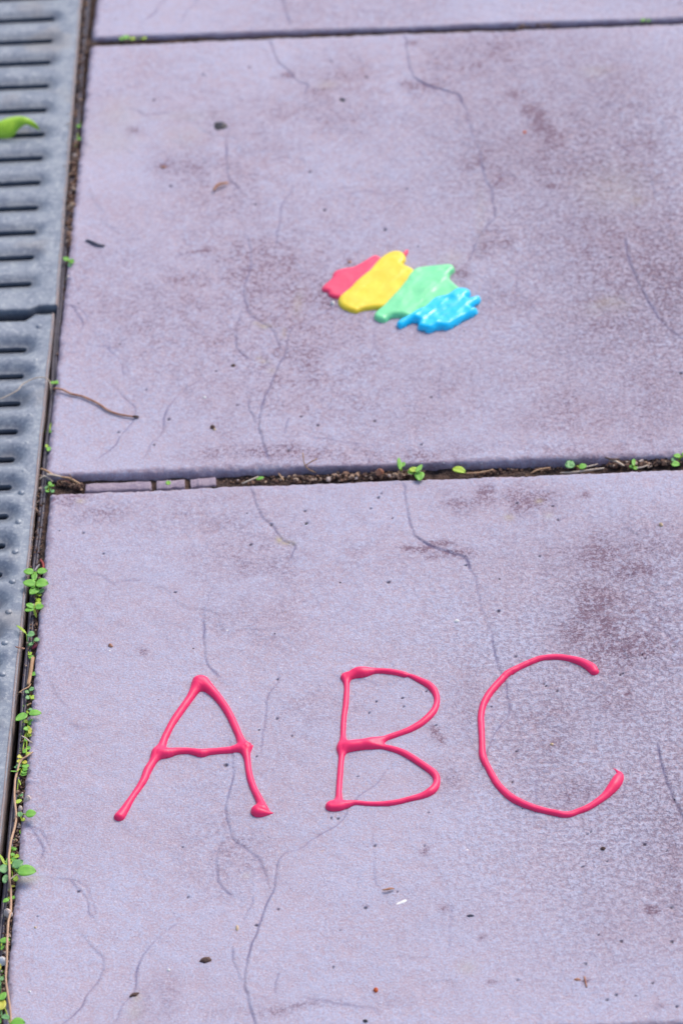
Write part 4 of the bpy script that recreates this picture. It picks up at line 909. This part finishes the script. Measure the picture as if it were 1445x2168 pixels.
# gum like grey disc with a dark ring
gum=thing('blackened_blob','small black blob with a grey centre left of the middle of the far area','blob',V(468,266,surf(*map(float,P(468,266)))))
for nm,rr,hh,mt,dz in (('blob_ring',16,.0016,m_grit,0),('blob_centre',7,.0022,m_grey,0)):
    o=pebble(nm,None,None,468,266,rr,rr*.8,hh,mt,20,5); o.parent=gum; o.location=(0,0,dz)
pebble('dark_crumb','round black crumb on the far part of the middle slab',"crumb",725,211,6.5,4.5,.0016,m_grit,0,1)
strand('bark_curl',[(453,403,.0014),(456,396,.002),(464,390,.0022),(474,388,.002),(482,387,.0014)],8,m_twig,'curved brown curl of bark below the black blob','bark',flat=.7)
strand('grey_shred',[(182,509,.0004),(190,510,.0006),(200,515,.0008),(212,519,.0008),(222,520,.0004)],8,m_grey,'dark blue grey shred near the left edge of the middle slab','shred',flat=.6)
pebble('brown_crumb','brown and tan crumb on the lower left of the middle slab','crumb',450,904,6.5,4.5,.0018,m_bark,10,2)
pebble('tan_crumb','tan flake stuck below the brown crumb','crumb',454,909,3.5,2.2,.0012,m_tan,10,3)
pebble('brown_crumb','lone dark crumb above the long crease, left of the splodge','crumb',494,772,5,4,.0015,m_bark,10,4)
pebble('red_brown_crumb','reddish brown lump in the left far part of the middle slab','crumb',346,354,7,3.2,.0015,m_twig,10,5)
pebble('white_crumb','white crumb touching the left foot of the yellow paint','crumb',704,642,5,4,.0022,m_white,0,6)
pebble('white_chip','small white chip on the middle slab below its left centre','chip',433,841,3.6,2.6,.0012,m_white,0,7)
pebble('orange_crumb','tiny orange fleck right of the centre of the far area','crumb',1109,280,4.5,3,.0012,m_orange,0,8)
pebble('brown_crumb','brown crumb above the red paint','crumb',740,555,5,3,.0012,m_twig,0,9)
bf=pebble('bark_flake','oval dark brown bark flake on the lower near slab','bark flake',436,2033,12,5.5,.0016,m_bark,16,10)
strand('seed_husk',[(809,1884,.0008),(818,1883,.0014),(827,1881,.0012),(834,1882,.0006)],6,m_twig,'thin reddish brown seed husk above the white smear','husk',flat=.6,taper=.2)
pebble('white_smear','white streak of dried paint on the lower near slab','smear',850,1909,15,3.0,.0005,m_white,26,11)
pebble('white_chip','angular white chip above the C on the near slab','chip',966,1314,5.5,3.2,.0014,m_white,25,12)
pebble('tan_crumb','tan square crumb at the upper right of the near slab','crumb',1398,1111,5,4,.0018,m_tan,0,13)
pebble('tan_crumb','small peach crumb inside the C','crumb',1167,1575,4.2,2.4,.0012,m_tan,0,14)
pebble('brown_crumb','rounded brown crumb on the upper left of the near slab','crumb',234,1367,6.5,3.0,.0016,m_twig,-55,15)
pebble('orange_crumb','bright orange crumb at the bottom centre','crumb',795,2096,5,4,.0020,m_orange,0,16)
pebble('brown_crumb','brown crumb with an orange side below the C','crumb',1275,1797,5.5,3.5,.0016,m_bark,0,17)
pebble('tan_crumb','upright cream chip near the long crease at the bottom','chip',502,1965,3.5,5.5,.0014,m_tan,0,18)
pebble('grey_chip','blue grey sliver on the lower near slab right of the white smear','chip',995,1939,8,2.4,.0010,m_grey,5,19)
pebble('dark_crumb','dark green crumb at the bottom edge','crumb',773,2161,5,3,.0015,m_grit,0,20)
pebble('brown_scrap','brown scrap caught in the crease at the lower left','scrap',284,2106,10,3.4,.0015,m_bark,25,21)
strand('brown_straw',[(1236,2067,.0006),(1238,2078,.001),(1241,2090,.0006)],3.2,m_twig,'thin brown upright scrap at the lower right','straw')
pebble('brown_crumb','flat reddish crumb beside the thin scrap at the lower right','crumb',1221,2075,7,2.8,.0010,m_twig,0,22)
pebble('white_chip','tiny white chip at the lower left of the near slab','chip',63,2099,3.2,2,.001,m_white,0,23)
pebble('tan_crumb','tiny yellow crumb near the lower left edge of the slab','crumb',75,1963,3.2,2,.001,m_tan,0,24)
pebble('white_chip','tiny white chip left of the bark flake','chip',357,2054,3.6,2.2,.001,m_white,0,25)
pebble('dark_crumb','blackish crumb above the small ochre patch on the near slab','crumb',648,1108,4,4,.001,m_grit,0,26)
# stones lodged in the left joint
def stone(label,x,yy,r,z,mat,seed,name='small_stone'):
    o=pebble(name,label,'stone',x,yy,r,r*.9,.004,mat,seed*40,seed); p=P(x,yy,z); o.location=(p[0],p[1],z-.002); return o
stone('largest cream stone in the left joint, behind the long stem',16,1930,8,.001,m_stone,1)
stone('white stone at the left edge just below the largest cream stone',6,2032,8,.0,m_white,2)
stone('pinkish stone lodged against the slab edge above the round leaf',59,1690,6,.0,m_stone,3)
stone('flat pale stone beside the stem above the round leaf',43,1711,5,-.002,m_stone,4)
stone('cream grain in the joint high up beside the far grate',144,587,5,-.002,m_stone,5)
stone('pink grain in the left joint under the winged seedling',64,1522,4.5,-.001,m_stone,6)
stone('orange brown lump in the middle joint left of the clover',802,997,7,.0,m_twig,7)
